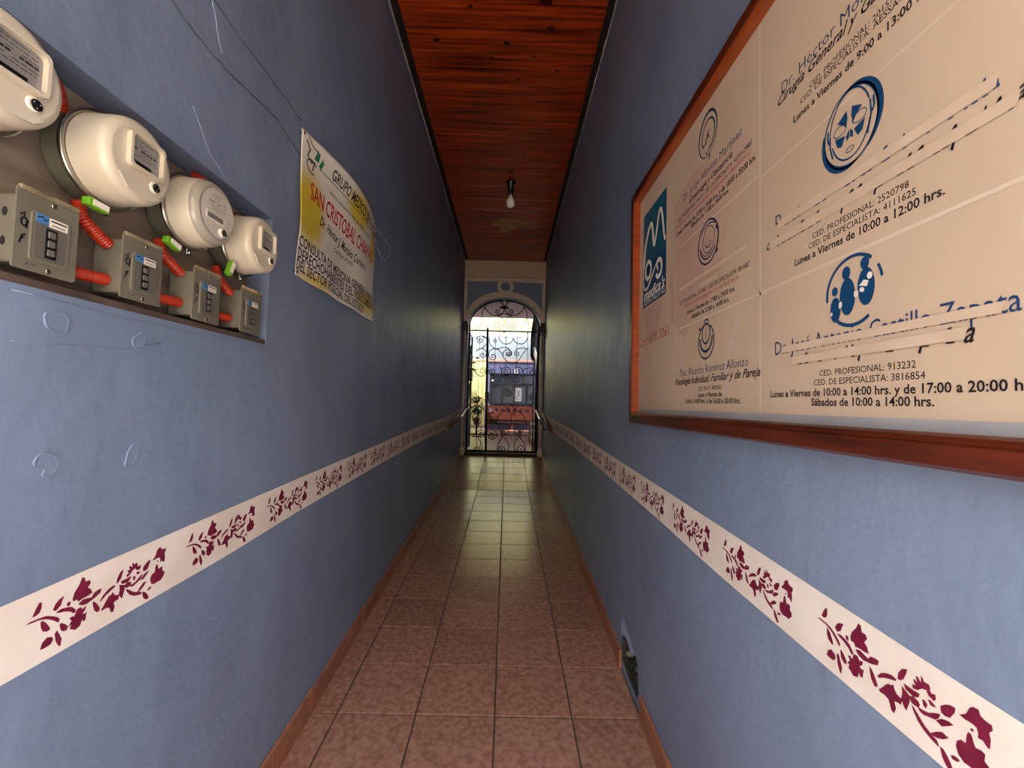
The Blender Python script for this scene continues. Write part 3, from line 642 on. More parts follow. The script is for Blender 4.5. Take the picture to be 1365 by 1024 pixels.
T = [(600,380),(560,440),(500,480),(460,520),(440,600)]; scroll(G2, T); scroll(G2, mir(T, 598)); scroll(G2, [(530,380),(560,440),(598,500),(600,620)], r=.006); scroll(G2, [(670,380),(640,440),(600,500)], r=.006)
scroll(G2, [(342,690),(360,660),(400,655),(440,690),(440,735),(400,758),(365,745)], (393,722))
Bt = [(465,640),(500,710),(550,775),(572,840),(545,900),(500,915),(462,880)]; scroll(G2, Bt, (500,868)); scroll(G2, mir(Bt, 598), (690,868))
Bs = [(500,660),(500,740),(465,800),(450,860),(470,900)]; scroll(G2, Bs); scroll(G2, mir(Bs, 598))
scroll(G2, [(510,650),(512,700),(560,715),(575,680)], (545,685)); scroll(G2, [(686,650),(684,700),(636,715),(622,680)], (655,685))
scroll(G2, [(285,560),(240,640),(225,700),(260,760),(290,830),(275,890),(225,900),(205,870)], (240,868)); scroll(G2, [(240,690),(270,660),(315,680),(310,730)], (288,705)); 
scroll(G2, [(215,350),(260,400),(320,430)], r=.006); scroll(G2, [(220,240),(240,300),(330,350)], r=.006)
def gbar(x0, z0, x1, z1, r, name='bar', label=None, y=GY):
    g = MB(); g.tube([(x0, y, z0), (x1, y, z1)], r, 8); return g.build(name, M_iron, gate, label)
gbar(-.385, 2.80, -.36, .65, .020, 'stile', 'thick upright between the gate leaves'); gbar(AX-.61, 2.75, AX+.61, 2.75, .014, 'rail'); gbar(AX-.61, .67, AX+.61, .67, .016, 'rail')
gbar(AX-.605, .66, AX-.605, 2.85, .016, 'stile'); gbar(AX+.605, .66, AX+.605, 2.85, .016, 'stile')
for x in (-.245, -.06, .13, .32): gbar(x, 2.0, x, 2.74, .004)
for x in (-.52, -.455): gbar(x, .67, x, 2.74, .004)
g = MB(); g.tube([(x, GY, z) for x, z in arch(AX, .61, 2.80, .49)], .013, 8); g.build('arch_rail', M_iron, gate)
g = MB(); g.ball((AX-.01, GY, 3.16), .05, 10, (1.8,.6,.5)); g.ball((AX-.01, GY, 3.2), .03, 8); g.build('rosette', M_iron, gate)
g = MB(); g.tube([(AX-.01, GY-.02, 3.30), (AX-.01, GY-.02, 3.2)], .018, 8, rad=[.008,.02]); g.build('finial', M_mould, gate, 'pale finial at the arch top')
for x, z in ((-.10, 2.745), (-.03, 1.99), (-.36, 1.2), (-.55, 2.27)):
    g = MB(); g.ball((x, GY, z), .03, 8, (1.2,.7,.6)); g.build('collar', M_iron, gate)
g = MB(); g.box(-.40, -.33, GY-.03, GY+.03, 1.50, 1.68, r=.006); g.build('lock_box', M_iron, gate)
# open leaf swung inwards on the left jamb
leaf = empty('open_gate_leaf', (-.69, 7.7, CZ), 'narrow black iron gate leaf swung open along the left jamb', 'gate')
LX = -.715
for yy in (7.72, 8.3):
    g = MB(); g.tube([(LX, yy, .66), (LX, yy, 2.75)], .016, 8); g.build('stile', M_iron, leaf)
for z in (.68, 1.35, 2.05, 2.74):
    g = MB(); g.tube([(LX, 7.72, z), (LX, 8.3, z)], .012, 8); g.build('rail', M_iron, leaf)
for z in (1.0, 1.7, 2.4):
    for s_ in (1, -1):
        scroll(lambda x, y: (x, y), [(8.01+s_*.0, z-.27*s_), (8.01+s_*.2, z-.15*s_), (8.01+s_*.22, z+.05*s_), (8.01+s_*.08, z+.17*s_)], (8.01+s_*.08, z+.06*s_), xf=lambda a, b: (LX, a, b), par=leaf, r=.008)
g = MB(); g.box(LX-.004, LX+.004, 7.74, 8.28, .68, 1.34); g.build('kick_plate', mat('grey_kick_plate', (60,64,66), rough=.5, metal=.5), leaf, 'flat grey kick plate')
g = MB(); g.box(LX-.01, LX+.01, 7.735, 7.82, 1.36, 2.72); g.build('edge_plate', M_iron, leaf)

# ---------------------------------------------------------------- handrails
for side, lab in ((-1, 'short steel handrail sloping up along the left wall beside the gate'), (1, 'short steel handrail sloping up along the right wall beside the gate')):
    x = -.685 if side < 0 else .475; xw = XL if side < 0 else XR
    h = empty('handrail', (x, 6.4, 1.2), lab, 'handrail', 'handrails beside the gate')
    a, b = (x, 5.75, 1.185), (x, 7.30, 1.385)
    g = MB(); g.tube([a, b], .016, 12); g.ball(a, .017, 10); g.ball(b, .017, 10); g.build('rail', M_rail, h)
    g = MB(); vs = []
    xx = xw-side*.03
    g.tube([(xx, 5.6, 1.135), (xx, 7.2, 1.34)], .022, 8); g.build('wall_batten', M_railw, h, 'brown wooden batten on the wall')
    for t in (.12, .88):
        p = [a[i]+(b[i]-a[i])*t for i in range(3)]
        g = MB(); g.tube([(p[0], p[1], p[2]), (p[0], p[1], p[2]-.05), ((p[0]+xw)/2, p[1], p[2]-.06), (xw, p[1], p[2]-.06)], .007, 6); g.lathe([(0,.025),(.006*-side,.025)], (xw, p[1], p[2]-.06), 0, 12); g.build('bracket', M_railw, h)

# ---------------------------------------------------------------- light bulb
lb = empty('ceiling_bulb', (-.03, 4.73, ZC), 'white bulb in a black socket on the wooden ceiling', 'light bulb')
g = MB(); g.lathe([(0,.055),(-.02,.05),(-.035,.032),(-.13,.030),(-.15,.024)], (-.03,4.73,ZC), 2, 20); g.build('socket', M_black, lb)
g = MB(); g.lathe([(-.14,.016),(-.165,.018),(-.185,.030),(-.215,.045),(-.25,.048),(-.275,.040),(-.288,.022),(-.292,.004)], (-.03,4.73,ZC), 2, 24); g.build('bulb', M_bulb, lb)
g = MB(); g.box(-.06, 0, 4.5, 4.52, ZC-.012, ZC, r=.002); g.build('cable_clip', M_dark, lb)
# ---------------------------------------------------------------- electricity meters
def face_pt(cy, cz, x): return lambda u, v: (x, cy+u, cz+v)
def rrect(hw, hh, r, n=5, cut=None):
    P = []
    for cx, cy, a in ((hw-r, hh-r, 0), (-hw+r, hh-r, 90), (-hw+r, -hh+r, 180), (hw-r, -hh+r, 270)):
        for k in range(n+1): t = math.radians(a+90*k/n); P.append((cx+r*math.cos(t), cy+r*math.sin(t)))
    return P
def frame_ring(P, k, x0, x1, mapf):
    n = len(P); Q = [(p[0]*k[0], p[1]*k[1]) for p in P]; g = MB()
    vs = [mapf(x0, *p) for p in P]+[mapf(x0, *p) for p in Q]+[mapf(x1, *p) for p in P]+[mapf(x1, *p) for p in Q]; fs = []
    for i in range(n):
        j = (i+1) % n; fs += [(2*n+i, 2*n+j, 3*n+j, 3*n+i), (i, j, 2*n+j, 2*n+i), (n+i, n+j, 3*n+j, 3*n+i)]
    g.add(vs, fs); return g
def nameplate(par, cy, cz, x, lcd, hw=.034, hh=.026, seed=1, rnd=False):
    rr = random.Random(seed); mp = face_pt(cy, cz, x+.0006)
    ik = Ink()
    for r in range(6):
        z = hh*.72-r*hh*.24; u = -hw*.85+rr.uniform(0, .006)
        th = .0034 if r == 3 else .0012
        while u < hw*.8:
            L = rr.uniform(.003, .011)
            if rr.random() < .85 and (not rnd or u*u+z*z < hh*hh): ik.rect(u, min(u+L, hw*.85), z, z+th)
            u += L+rr.uniform(.0008, .002)
    ik.build('printed_lines', mp, M_ink, par)
def morph(root, cy, cz, kx, x0, x1, kr, ny, nz):
    """set depth and size of a finished thing: x0 -> x1 with depth factor kx, size factor kr about (cy, cz), moved to (ny, nz)"""
    todo = list(root.children)
    while todo:
        o = todo.pop(); todo += list(o.children)
        for v in o.data.vertices: v.co = (x1+(v.co.x-x0)*kx, ny+(v.co.y-cy)*kr, nz+(v.co.z-cz)*kr)
def meter(cy, cz, typ, label, seed):
    t = empty('electric_meter', (-.87, cy, cz), label, 'electric meter', 'electricity meters in the wall niche')
    g = MB(); g.lathe([(-.874,.078),(-.86,.084),(-.80,.084),(-.795,.086)], (0,cy,cz), 0, 40); g.build('socket_can', M_can, t)
    g = MB(); g.lathe([(-.802,.088),(-.799,.091),(-.790,.091),(-.786,.0885),(-.790,.080),(-.802,.080),(-.802,.088)], (0,cy,cz), 0, 40, closed=True)
    g.box(-.800, -.788, cy-.008, cy+.008, cz-.104, cz-.088, r=.001); g.lathe([(-.806,.004),(-.782,.004)], (0,cy,cz-.098), 0, 8); g.build('clamp_ring', M_metal, t)
    R0 = .0815; X1 = -.672
    if typ == 'A':
        g = MB(); g.lathe([(-.79,R0),(-.786,R0),(-.70,.0790),(-.697,.0786),(-.686,.0765),(-.678,.0725),(-.673,.0665),(-.672,.064)], (0,cy,cz), 0, 44); cv = g.build('cover', M_cover, t)
        # chamfered lower nose
        g = MB(); P = [(-.05,-.040),(.045,-.052),(.03,-.064),(0,-.068),(-.03,-.062)]
        g.prism([(cy+p[0], cz+p[1]) for p in P], 0, -.69, -.668); g.build('nose_ridge', M_cover, cv)
        P = rrect(.040, .034, .010); mf = lambda x, u, v: (x, cy+.004+u, cz+.014+v)
        frame_ring(P, (.86,.84), -.674, -.655, mf).build('bezel', M_cover, cv)
        g = MB(); g.prism([(cy+.004+p[0]*.9, cz+.014+p[1]*.9) for p in P], 0, -.6725, -.6705); lbp = g.build('nameplate', M_label, cv)
        nameplate(lbp, cy+.004, cz+.018, -.6705, 0, seed=seed)
        g = MB(); g.box(-.672, -.667, cy-.029, cy+.018, cz-.015, cz-.004, r=.0005); g.build('display', M_black, cv)
        px, pz = cy+.032, cz-.034
    else:
        g = MB(); g.lathe([(-.79,R0),(-.786,R0),(-.716,.0775),(-.712,.0765),(-.70,.075)], (0,cy,cz), 0, 44); cv = g.build('cover', M_cover, t)
        g = MB(); g.lathe([(-.715,.076),(-.70,.0755),(-.685,.071),(-.677,.064),(-.676,.060),(-.680,.059),(-.69,.066),(-.705,.07)], (0,cy,cz), 0, 44, closed=True); g.build('clear_rim', mat('clear_plastic_rim', (214,204,188), rough=.12, trans=.5), cv)
        g = MB(); g.lathe([(-.700,.064),(-.682,.062),(-.680,.058)], (0,cy,cz), 0, 44); g.build('dial_plate', mat('dial_grey', (206,198,188), (192,184,174), rough=.3, scale=20), cv)
        nameplate(cv, cy, cz+.022, -.6794, 0, .04, .030, seed, True)
        g = MB(); g.box(-.682, -.677, cy-.036, cy+.032, cz-.021, cz-.003, r=.001); g.build('display_frame', M_white, cv)
        g = MB(); g.box(-.678, -.6762, cy-.033, cy+.022, cz-.018, cz-.006, r=.0005); g.build('display', M_black, cv)
        g = MB(); g.lathe([(-.675,.058),(-.6735,.052),(-.673,.03),(-.673,.001)], (0,cy,cz), 0, 36); g.build('glass', M_gloss, cv)
        px, pz = cy+.020, cz-.040
    g = MB(); g.lathe([(-.680,.0115),(-.668,.011),(-.667,.009)], (0,px-.002,pz), 0, 20); g.build('port_ring', M_white, cv)
    g = MB(); g.lathe([(-.675,.0085),(-.6655,.0085),(-.6645,.0075)], (0,px,pz), 0, 16); pt = g.build('optical_port', M_black, cv)
    for a in (30, 150, 270):
        g = MB(); g.ball((-.6642, px+.005*math.cos(math.radians(a)), pz+.005*math.sin(math.radians(a))), .0014, 8); g.build('contact', M_metal, pt)
    morph(t, cy, cz, .578, -.874, -.855, 1.03, MN[seed][0], MN[seed][1])
    return t
MN = {1:(.6215,1.955), 2:(.850,1.940), 3:(1.078,1.938), 4:(1.289,1.934)}
meter(.565, 1.912, 'A', 'round ivory electric meter cut off by the left edge of the photo, nearest one', 1)
meter(.773, 1.898, 'A', 'ivory electric meter with framed nameplate, second from the near end of the niche', 2)
meter(.980, 1.896, 'B', 'ivory electric meter with a clear round face and silver rim, third in the niche', 3)
meter(1.172, 1.893, 'A', 'smaller-looking ivory electric meter at the far end of the niche beside the banner', 4)
def corrugated(name, pts, label, r=.0105):
    P = []; seg = []
    for i in range(len(pts)-1):
        p0, p1, p2, p3 = [Vector(pts[max(0, min(len(pts)-1, i+k))]) for k in (-1,0,1,2)]
        for k in range(20):
            t = k/20; P.append(.5*((2*p1)+(-p0+p2)*t+(2*p0-5*p1+4*p2-p3)*t*t+(-p0+3*p1-3*p2+p3)*t**3))
    P.append(Vector(pts[-1])); Q = [P[0]]; acc = 0
    for a, b in zip(P, P[1:]):
        Q.append(b)
    # resample at a fixed step so the ribs are even
    out = [Q[0]]; d = 0; step = .0013
    for a, b in zip(Q, Q[1:]):
        L = (b-a).length; t = step-d
        while t <= L and L > 0: out.append(a+(b-a)*t/L); t += step
        d = (d+L) % step
    g = MB(); g.tube(out, r, 12, rad=[r*(1+.13*(1 if (i % 4) < 2 else -1)) for i in range(len(out))])
    return tag(g.build(name, M_orange, fix=False), label, 'conduit', 'orange corrugated conduits of the meters')
def seal(cy, cz, ang, label, x=-.792):
    t = empty('meter_seal', (x, cy, cz), label, 'seal', 'lime seals on the meters'); g = MB()
    c, s = math.cos(ang), math.sin(ang); L = .022
    g.box(x-.008, x+.008, cy-L, cy+L, cz-.009, cz+.007, r=.003)
    for i, v in enumerate(g.v):
        u, w_ = v[1]-cy, v[2]-cz; g.v[i] = (v[0], cy+u*c-w_*s, cz+u*s+w_*c)
    g.build('seal_body', M_green, t); g = MB(); g.box(x+.0075, x+.0095, cy-L*.6, cy+L*.8, cz-.006, cz+.005)
    for i, v in enumerate(g.v):
        u, w_ = v[1]-cy, v[2]-cz; g.v[i] = (v[0], cy+u*c-w_*s, cz+u*s+w_*c)
    g.build('sticker', M_white, t); g = MB(); g.tube([(x, cy+L*.9*c, cz+L*.9*s), (x-.006, cy+.03*c, cz+.004), (x-.015, cy+.034*c, cz+.016)], .0018, 6); g.build('wire', M_metal, t)
seal(.817, 1.838, -.05, 'lime green seal with white sticker hanging under the second meter')
seal(1.005, 1.834, -.25, 'small lime green seal hanging under the clear faced third meter')
seal(1.215, 1.842, 1.2, 'lime green seal hanging upright under the farthest meter')
BX = [(.690,1.728,'grey breaker box nearest the left edge, with black scrawl and blue sticker'), (.870,1.727,'grey breaker box second from the near end, under the second meter'),
      (1.058,1.722,'grey breaker box third along, under the clear faced meter'), (1.240,1.724,'small grey breaker box at the far end with rusty beige crust on top')]
BN = [(.731,1.743), (.922,1.742), (1.121,1.737), (1.314,1.739)]
for k, (cy, cz, lab) in enumerate(BX):
    t = empty('breaker_box', (-.87, cy, cz), lab, 'breaker box', 'grey breaker boxes under the meters')
    g = MB(); g.box(-.873, -.752, cy-.036, cy+.040, cz-.052, cz+.054, r=.004); bd = g.build('body', M_box, t)
    if k == 0:
        for dz in (.025, -.02): g = MB(); g.lathe([(-.001,.007),(.0005,.007)], (-.80, cy-.036, cz+dz), 1, 14); g.build('knockout', M_dark, bd)
    P = rrect(.047, .062, .004, 3); g = MB(); g.prism([(cy+p[0], cz+p[1]) for p in P], 0, -.750, -.744); ld = g.build('lid', M_box, t)
    g = MB(); g.prism([(cy+.002+p[0], cz-.006+p[1]) for p in rrect(.029,.040,.008)], 0, -.745, -.738); g.build('raised_cover', M_box, ld)
    g = MB(); g.prism([(cy+.002+p[0], cz-.006+p[1]) for p in rrect(.024,.035,.006)], 0, -.7385, -.7375); g.build('cover_recess', M_boxd, ld)
    g = MB(); g.box(-.738, -.7365, cy-.022, cy-.003, cz+.016, cz+.030); g.build('blue_sticker', M_blue, ld)
    g = MB(); g.box(-.738, -.7364, cy-.003, cy+.026, cz+.015, cz+.029); g.build('white_sticker', M_white, ld)
    ik = Ink(); ik.rect(cy-.001, cy+.024, cz+.024, cz+.0265); ik.rect(cy+.001, cy+.022, cz+.018, cz+.0195)
    ik.stroke([(cy-.020,cz+.024),(cy-.013,cz+.027),(cy-.010,cz+.022),(cy-.005,cz+.024)], .002); ik.build('sticker_print', lambda u, v: (-.7360, u, v), M_ink, ld)
    g = MB(); g.box(-.7378, -.7345, cy-.008, cy+.010, cz-.036, cz+.011, r=.001); br = g.build('breaker_slot', M_black, ld)
    for j in range(3):
        g = MB(); zc = cz+.002-j*.0145; g.box(-.7355, -.7305, cy-.0045, cy+.0065, zc-.0052, zc+.0052, r=.0015); g.build('switch_toggle', M_boxd, br)
    for z in (cz+.052, cz-.055):
        g = MB(); g.ball((-.7435, cy+(.006 if z > cz else .004), z), .0042, 10, (.5,1,1)); g.build('screw', M_metal, ld)
    g = MB(); g.box(-.752, -.7405, cy-.044, cy+.046, cz+.058, cz+.066, r=.002)
    g.build('hinge_strip', mat('hinge_%d' % k, (150,135,105) if k != 3 else (214,180,130), (110,96,78), rough=.6, scale=40, bump=.001, bscale=90), ld)
    ik = Ink(); X, Z = cy-.038, cz-.002; w_ = .0030
    ik.stroke([(X-.002,Z-.022),(X+.001,Z-.010),(X+.006,Z-.006)], w_); ik.stroke([(X-.001,Z-.014),(X+.005,Z-.012)], w_)
    ik.arc(X+.003, Z+.012, .0045, .006, 0, 340, w_); ik.stroke([(X+.007,Z+.015),(X+.006,Z+.002)], w_); ik.stroke([(X-.003,Z+.021),(X+.003,Z+.027),(X+.002,Z+.018)], w_)
    ik.stroke([(cy-.030,cz-.055),(cy-.026,cz-.050),(cy-.024,cz-.056)], .0013); ik.stroke([(cy-.020,cz-.052),(cy-.014,cz-.052)], .0013)
    if k == 3: ik.stroke([(cy-.034,cz-.050),(cy-.030,cz-.044),(cy-.026,cz-.052),(cy-.020,cz-.044),(cy-.014,cz-.051),(cy-.004,cz-.046)], .003)
    ik.build('marker_scrawl', lambda u, v: (-.7433, u, v), M_ink, ld, 'black marker scrawl')
    morph(t, cy, cz, .543, -.873, -.855, 1.06, BN[k][0], BN[k][1])
NTH = ['first', 'second', 'third', 'fourth']
for k in range(3):
    c0, c1 = BN[k][0], BN[k+1][0]
    corrugated('corrugated_conduit', [(-.826,c0+.084,1.846),(-.825,c0+.098,1.815),(-.825,c1-.062,1.795),(-.825,c1-.040,1.785)], 'orange corrugated conduit curving down from the %s meter into the %s box' % (NTH[k+1], NTH[k+1]))
    corrugated('lower_conduit', [(-.825,c0+.045,1.712),(-.825,(c0+c1)/2,1.709),(-.825,c1-.040,1.712)], 'short level orange conduit linking the %s and %s boxes near the niche sill' % (NTH[k], NTH[k+1]), r=.0105)
for cy, a in ((.735, 'first and second'), (.965, 'second and third'), (1.185, 'third and fourth')):
    corrugated('upper_conduit', [(-.845,cy-.055,2.058),(-.835,cy-.01,2.052),(-.835,cy+.03,2.035),(-.845,cy+.055,2.00)], 'orange conduit bending between the %s meters at the niche top' % a, r=.013)

# ---------------------------------------------------------------- banner on the left wall
BU0, BU1, BZ0, BZ1 = 1.572, 2.470, 1.934, 2.484
def ban(u, v, off=0):
    a = (u-BU0)/(BU1-BU0); b = (v-BZ0)/(BZ1-BZ0); a_ = min(1, max(0, a)); b_ = min(1, max(0, b))
    x = XL+.012+.062*math.sin(math.pi*a_)*b_**3+.006*math.sin(9*a_+2*b_)*math.sin(3.1*b_)+.004*math.sin(17*a_*(1-.4*b_)+3)*(1-b_)+.012*max(0, math.sin(5*(a_+b_*.9)))**3*(1-b_)*b_*4*.5
    z = v-.020*math.sin(math.pi*a_)*b_**2*0
    return (x+off, u+.004*math.sin(6*b_), z)
def bcol(a, b):
    """printed yellow areas of the banner (0 cream .. 1 yellow)"""
    def blob(x, y, rx, ry): return max(0, 1-((a-x)/rx)**2-((b-y)/ry)**2)
    f = 1.3*blob(.09,.50,.17,.30)+1.2*blob(.60,.86,.20,.16)+1.2*blob(.93,.74,.08,.24)+1.0*blob(.88,.14,.24,.12)+.8*blob(.2,.04,.20,.07)
    return min(1, f*1.1)
NU, NV = 90, 54; vs = []; fs = []; cl = []
for j in range(NV+1):
    for i in range(NU+1):
        vs.append(ban(BU0+(BU1-BU0)*i/NU, BZ0+(BZ1-BZ0)*j/NV)); cl.append(bcol(i/NU, j/NV))
for j in range(NV):
    for i in range(NU): a = j*(NU+1)+i; fs.append((a, a+1, a+NU+2, a+NU+1))
mb = bpy.data.materials.new('banner_vinyl'); mb.use_nodes = True; nn = mb.node_tree.nodes; pb = nn['Principled BSDF']; pb.inputs['Roughness'].default_value = .42
at = nn.new('ShaderNodeAttribute'); at.attribute_name = 'print'; mx = nn.new('ShaderNodeMix'); mx.data_type = 'RGBA'
mx.inputs[6].default_value = lin((226,218,206)); mx.inputs[7].default_value = lin((214,186,60)); mb.node_tree.links.new(at.outputs['Fac'], mx.inputs[0]); mb.node_tree.links.new(mx.outputs[2], pb.inputs['Base Color'])
bt = empty('vinyl_banner', (XL, 2.0, 2.2), 'cream and yellow vinyl banner sagging on the left blue wall past the meters', 'banner')
g = MB(); g.add(vs, fs, True); sheet = g.build('sheet', mb, bt, fix=False)
ca = sheet.data.attributes.new('print', 'FLOAT', 'POINT')
for i, v in enumerate(cl): ca.data[i].value = v
sol = sheet.modifiers.new('s', 'SOLIDIFY'); sol.thickness = .0012; sol.offset = -1
inks = {'K': Ink(), 'R': Ink(), 'N': Ink(), 'G': Ink()}
for body, a, b, z0, z1, col, sty in BANNER:
    zz = z0
    if 'GRUPO' in body: a, b, zz, z1 = 1.79, 2.462, 2.405, 2.405
    hf = {'GRUPO': 1.25, 'SAN C': 1.45, 'Dr. H': 1.35, 'Ced. ': .9}.get(body[:5], 1.2)
    inks[col].text(body, a, min(b, 2.462), zz, sty, hf, z1-zz)
inks['K'].rect(1.70, 2.46, 2.392, 2.395, 30); inks['K'].text('SERVICIOS INTEGRALES EN MEDICINA LABORAL Y FAMILIAR', 1.80, 2.30, 2.345, '', 1.0)
inks['K'].stroke([(1.600,2.455),(1.625,2.43),(1.612,2.40),(1.64,2.385),(1.66,2.40),(1.65,2.36)], .008); inks['K'].arc(1.645, 2.372, .035, .024, 30, 300, .006); inks['K'].stroke([(1.61,2.475),(1.64,2.45),(1.69,2.445)], .005)
inks['G'].poly([(1.655,2.41),(1.672,2.455),(1.69,2.44),(1.685,2.41)]); inks['G'].poly([(1.69,2.40),(1.71,2.44),(1.722,2.425),(1.71,2.395)])
for k, m in (('K', M_ink), ('R', mat('banner_red', (196,32,40), rough=.5)), ('N', mat('banner_navy', (34,28,60), rough=.5)), ('G', mat('banner_green', (40,120,80), rough=.5))):
    inks[k].build('lettering', lambda u, v: ban(u, v, .0009), m, sheet)
for u, v in ((1.585,2.47),(2.458,2.47),(1.583,1.946),(2.455,1.95)):
    p = ban(u, v); g = MB(); g.lathe([(-.02,.003),(.001,.003),(.0015,.007),(.003,.006)], (p[0], p[1], p[2]), 0, 12); g.build('nail', M_metal, bt)

# ---------------------------------------------------------------- framed notice board on the right wall
nb = empty('notice_board', (XR, 1.2, 1.9), 'large framed notice board with printed cream canvas of doctors on the right blue wall', 'notice board')
FX, CXX = .560, .5915
Y0, Y1, Z0, Z1 = .22, 2.018, 1.409, 2.474; fw = .048
def member(P, label=None):
    g = MB(); g.add(*P); return g.build('frame_member', M_frame, nb, label)
def frame_side(a, b, inn):
    """mitred member between outer corners a, b with inner corners; profile steps in to the canvas"""
    (ay, az), (by, bz) = a, b; cy, cz = (Y0+Y1)/2, (Z0+Z1)/2
    prof = [(0, XR), (0, FX+.008), (.006, FX), (fw-.016, FX), (fw-.013, FX+.004), (fw-.013, CXX+.004)] if not inn else [(fw-.013, CXX+.003), (fw-.013, FX+.003), (fw-.008, FX+.001), (fw-.004, FX+.004), (fw, FX+.010), (fw, CXX+.003)]
    vs = []
    for (y, z) in ((ay, az), (by, bz)):
        sy = 1 if y < cy else -1; sz = 1 if z < cz else -1
        for d, x in prof: vs.append((x, y+sy*d, z+sz*d))
    n = len(prof); fs = [(i, i+1, n+i+1, n+i) for i in range(n-1)]+[tuple(range(n)), tuple(range(2*n-1, n-1, -1)), (0, n, 2*n-1, n-1)]
    return vs, fs
member(frame_side((Y0,Z0),(Y1,Z0),0)); member(frame_side((Y1,Z0),(Y1,Z1),0)); member(frame_side((Y1,Z1),(Y0,Z1),0)); member(frame_side((Y0,Z1),(Y0,Z0),0))
for a, b in (((Y0,Z0),(Y1,Z0)), ((Y1,Z0),(Y1,Z1)), ((Y1,Z1),(Y0,Z1)), ((Y0,Z1),(Y0,Z0))):
    g = MB(); g.add(*frame_side(a, b, 1)); g.build('frame_lip', M_frame if a[1] == b[1] == Z0 else M_lip_lit, nb, None if a[1] == b[1] == Z0 else 'inner lip of the frame, light on it painted as lighter orange')
g = MB(); NU, NV = 60, 40; vs = []; fs = []
for j in range(NV+1):
    for i in range(NU+1):
        yy = Y0+fw-.004+(Y1-Y0-2*fw+.008)*i/NU; zz = Z0+fw-.004+(Z1-Z0-2*fw+.008)*j/NV; vs.append((CXX, yy, zz))
for j in range(NV):
    for i in range(NU): a = j*(NU+1)+i; fs.append((a, a+NU+1, a+NU+2, a+1))
g.add(vs, fs); n = len(vs); cv = g.build('canvas', M_canvas, nb, fix=False)
g = MB(); g.box(XR-.003, XR, Y0+.02, Y1-.02, Z0+.02, Z1-.02); g.build('backing_board', M_dark, nb)
W = lambda off: (lambda u, v: (CXX-off, -u, v))          # u runs left to right as read: u = -Y
def rect(ik, ya, yb, za, zb): ik.rect(-ya, -yb, za, zb)
# faint picture behind the text
ik = Ink()
ik.poly([(-1.56,2.02),(-1.56,2.22),(-1.38,2.26),(-1.20,2.20),(-1.06,2.20),(-1.05,2.10),(-1.16,2.04),(-1.2,1.88),(-1.30,1.80),(-1.46,1.72),(-1.58,1.80),(-1.60,1.95)])
ik.poly([(-1.9,1.90),(-1.86,1.78),(-1.80,1.74),(-1.70,1.82),(-1.66,1.92)])
ik.build('faint_picture', W(.0003), M_pink, cv, 'faint pinkish picture behind the left column')
M_grk = mat('faint_grey_print', (196,176,168), rough=.55)
ik = Ink(); ik.arc(-1.72, 1.88, .32, .36, 285, 335, .012); ik.stroke(smooth([(-1.10,1.74),(-1.17,1.62),(-1.18,1.50)]), .014); ik.build('faint_picture', W(.00015), M_grk, cv, 'faint grey curved line')
ik = Ink(); rect(ik, Y1-fw, Y0+fw, Z0+fw-.004, 1.474); ik.build('lower_strip', W(.0004), M_greystrip, cv, 'greyish strip along the bottom of the canvas')
ik = Ink()
rect(ik, 1.018, 1.011, 1.475, 2.42)
for z in (1.755,): rect(ik, 1.50, .28, z, z+.006)
rect(ik, 1.50, 1.02, 2.045, 2.050); rect(ik, 1.01, .28, 2.035, 2.040); rect(ik, 1.545, 1.540, 1.475, 2.1)
ik.build('seams', W(.0006), M_fold, cv)
inks = {k: Ink() for k in ('K', 'B', 'R', 'R2')}
for body, a, b, z0, z1, col, sty in LINES:
    if 'serif' in sty and z0 < 1.61 and a < 1: continue
    if body in ('a', 'D_', 'C_', 'D'):
        inks[col].text(body[0], -a, -b if body == 'a' else -a+.020, z0, sty.replace('serif','bold'), 1.3 if body == 'a' else .95); continue
    hf = 1.0
    if len(body) > 50 and a > 1: hf = 1.15
    z = (z0+z1)/2 if abs(z0-z1) < .012 else z0
    inks[col].text(body, -a, -b, z, sty, hf)
inks['B'].text('Dr. José Antonio Castillo Zapata', -.957, -.492, 1.604, '', 1.2)
# remnants of the covered names showing round the tape
rr = random.Random(4)
for zt, zb, ya, yb, col in ((1.902,1.884,.94,.52,'B'), (1.866,1.848,.97,.50,'K'), (1.594,1.578,.90,.57,'K')):
    y_ = ya-.02
    while y_ > yb:
        L = rr.uniform(.004,.016)
        if rr.random() < .55: inks[col].rect(-y_, -y_+L, zb-.0015, zb+.0005)
        if rr.random() < .22: inks[col].poly([(-y_,zt),(-y_+L*.7,zt),(-y_+L*.7,zt+.005),(-y_+L*.3,zt+.004)])
        if col == 'K' and rr.random() < .16: inks[col].poly([(-y_,zb),(-y_+.004,zb),(-y_+.001,zb-.011),(-y_-.003,zb-.008)])
        y_ -= L+rr.uniform(.002,.010)
for k, m in (('K', M_ink), ('B', M_navy), ('R', M_redink), ('R2', M_redink)):
    inks[k].build('lettering', W(.0010), m, cv)
# masking strips
for q, (ya, yb, z0, z1) in enumerate(((.944,.512,1.884,1.902),(.975,.49,1.848,1.866),(.930,.512,1.606,1.620),(.90,.555,1.578,1.594),(1.50,1.07,1.887,1.900),(1.335,1.225,1.857,1.872))):
    ik = Ink(); t0, t1 = rr.uniform(-.002,.002), rr.uniform(-.002,.002)
    ik.poly([(-ya,z0),(-yb,z0+t0),(-yb+.004,z1+t1),(-ya,z1)]); ik.build('masking_strip', W(.0016+.0002*q), M_tape, cv, 'pale strip taped over a name')
M_dkink = mat('dark_blue_ink', (18,40,78), rough=.5)
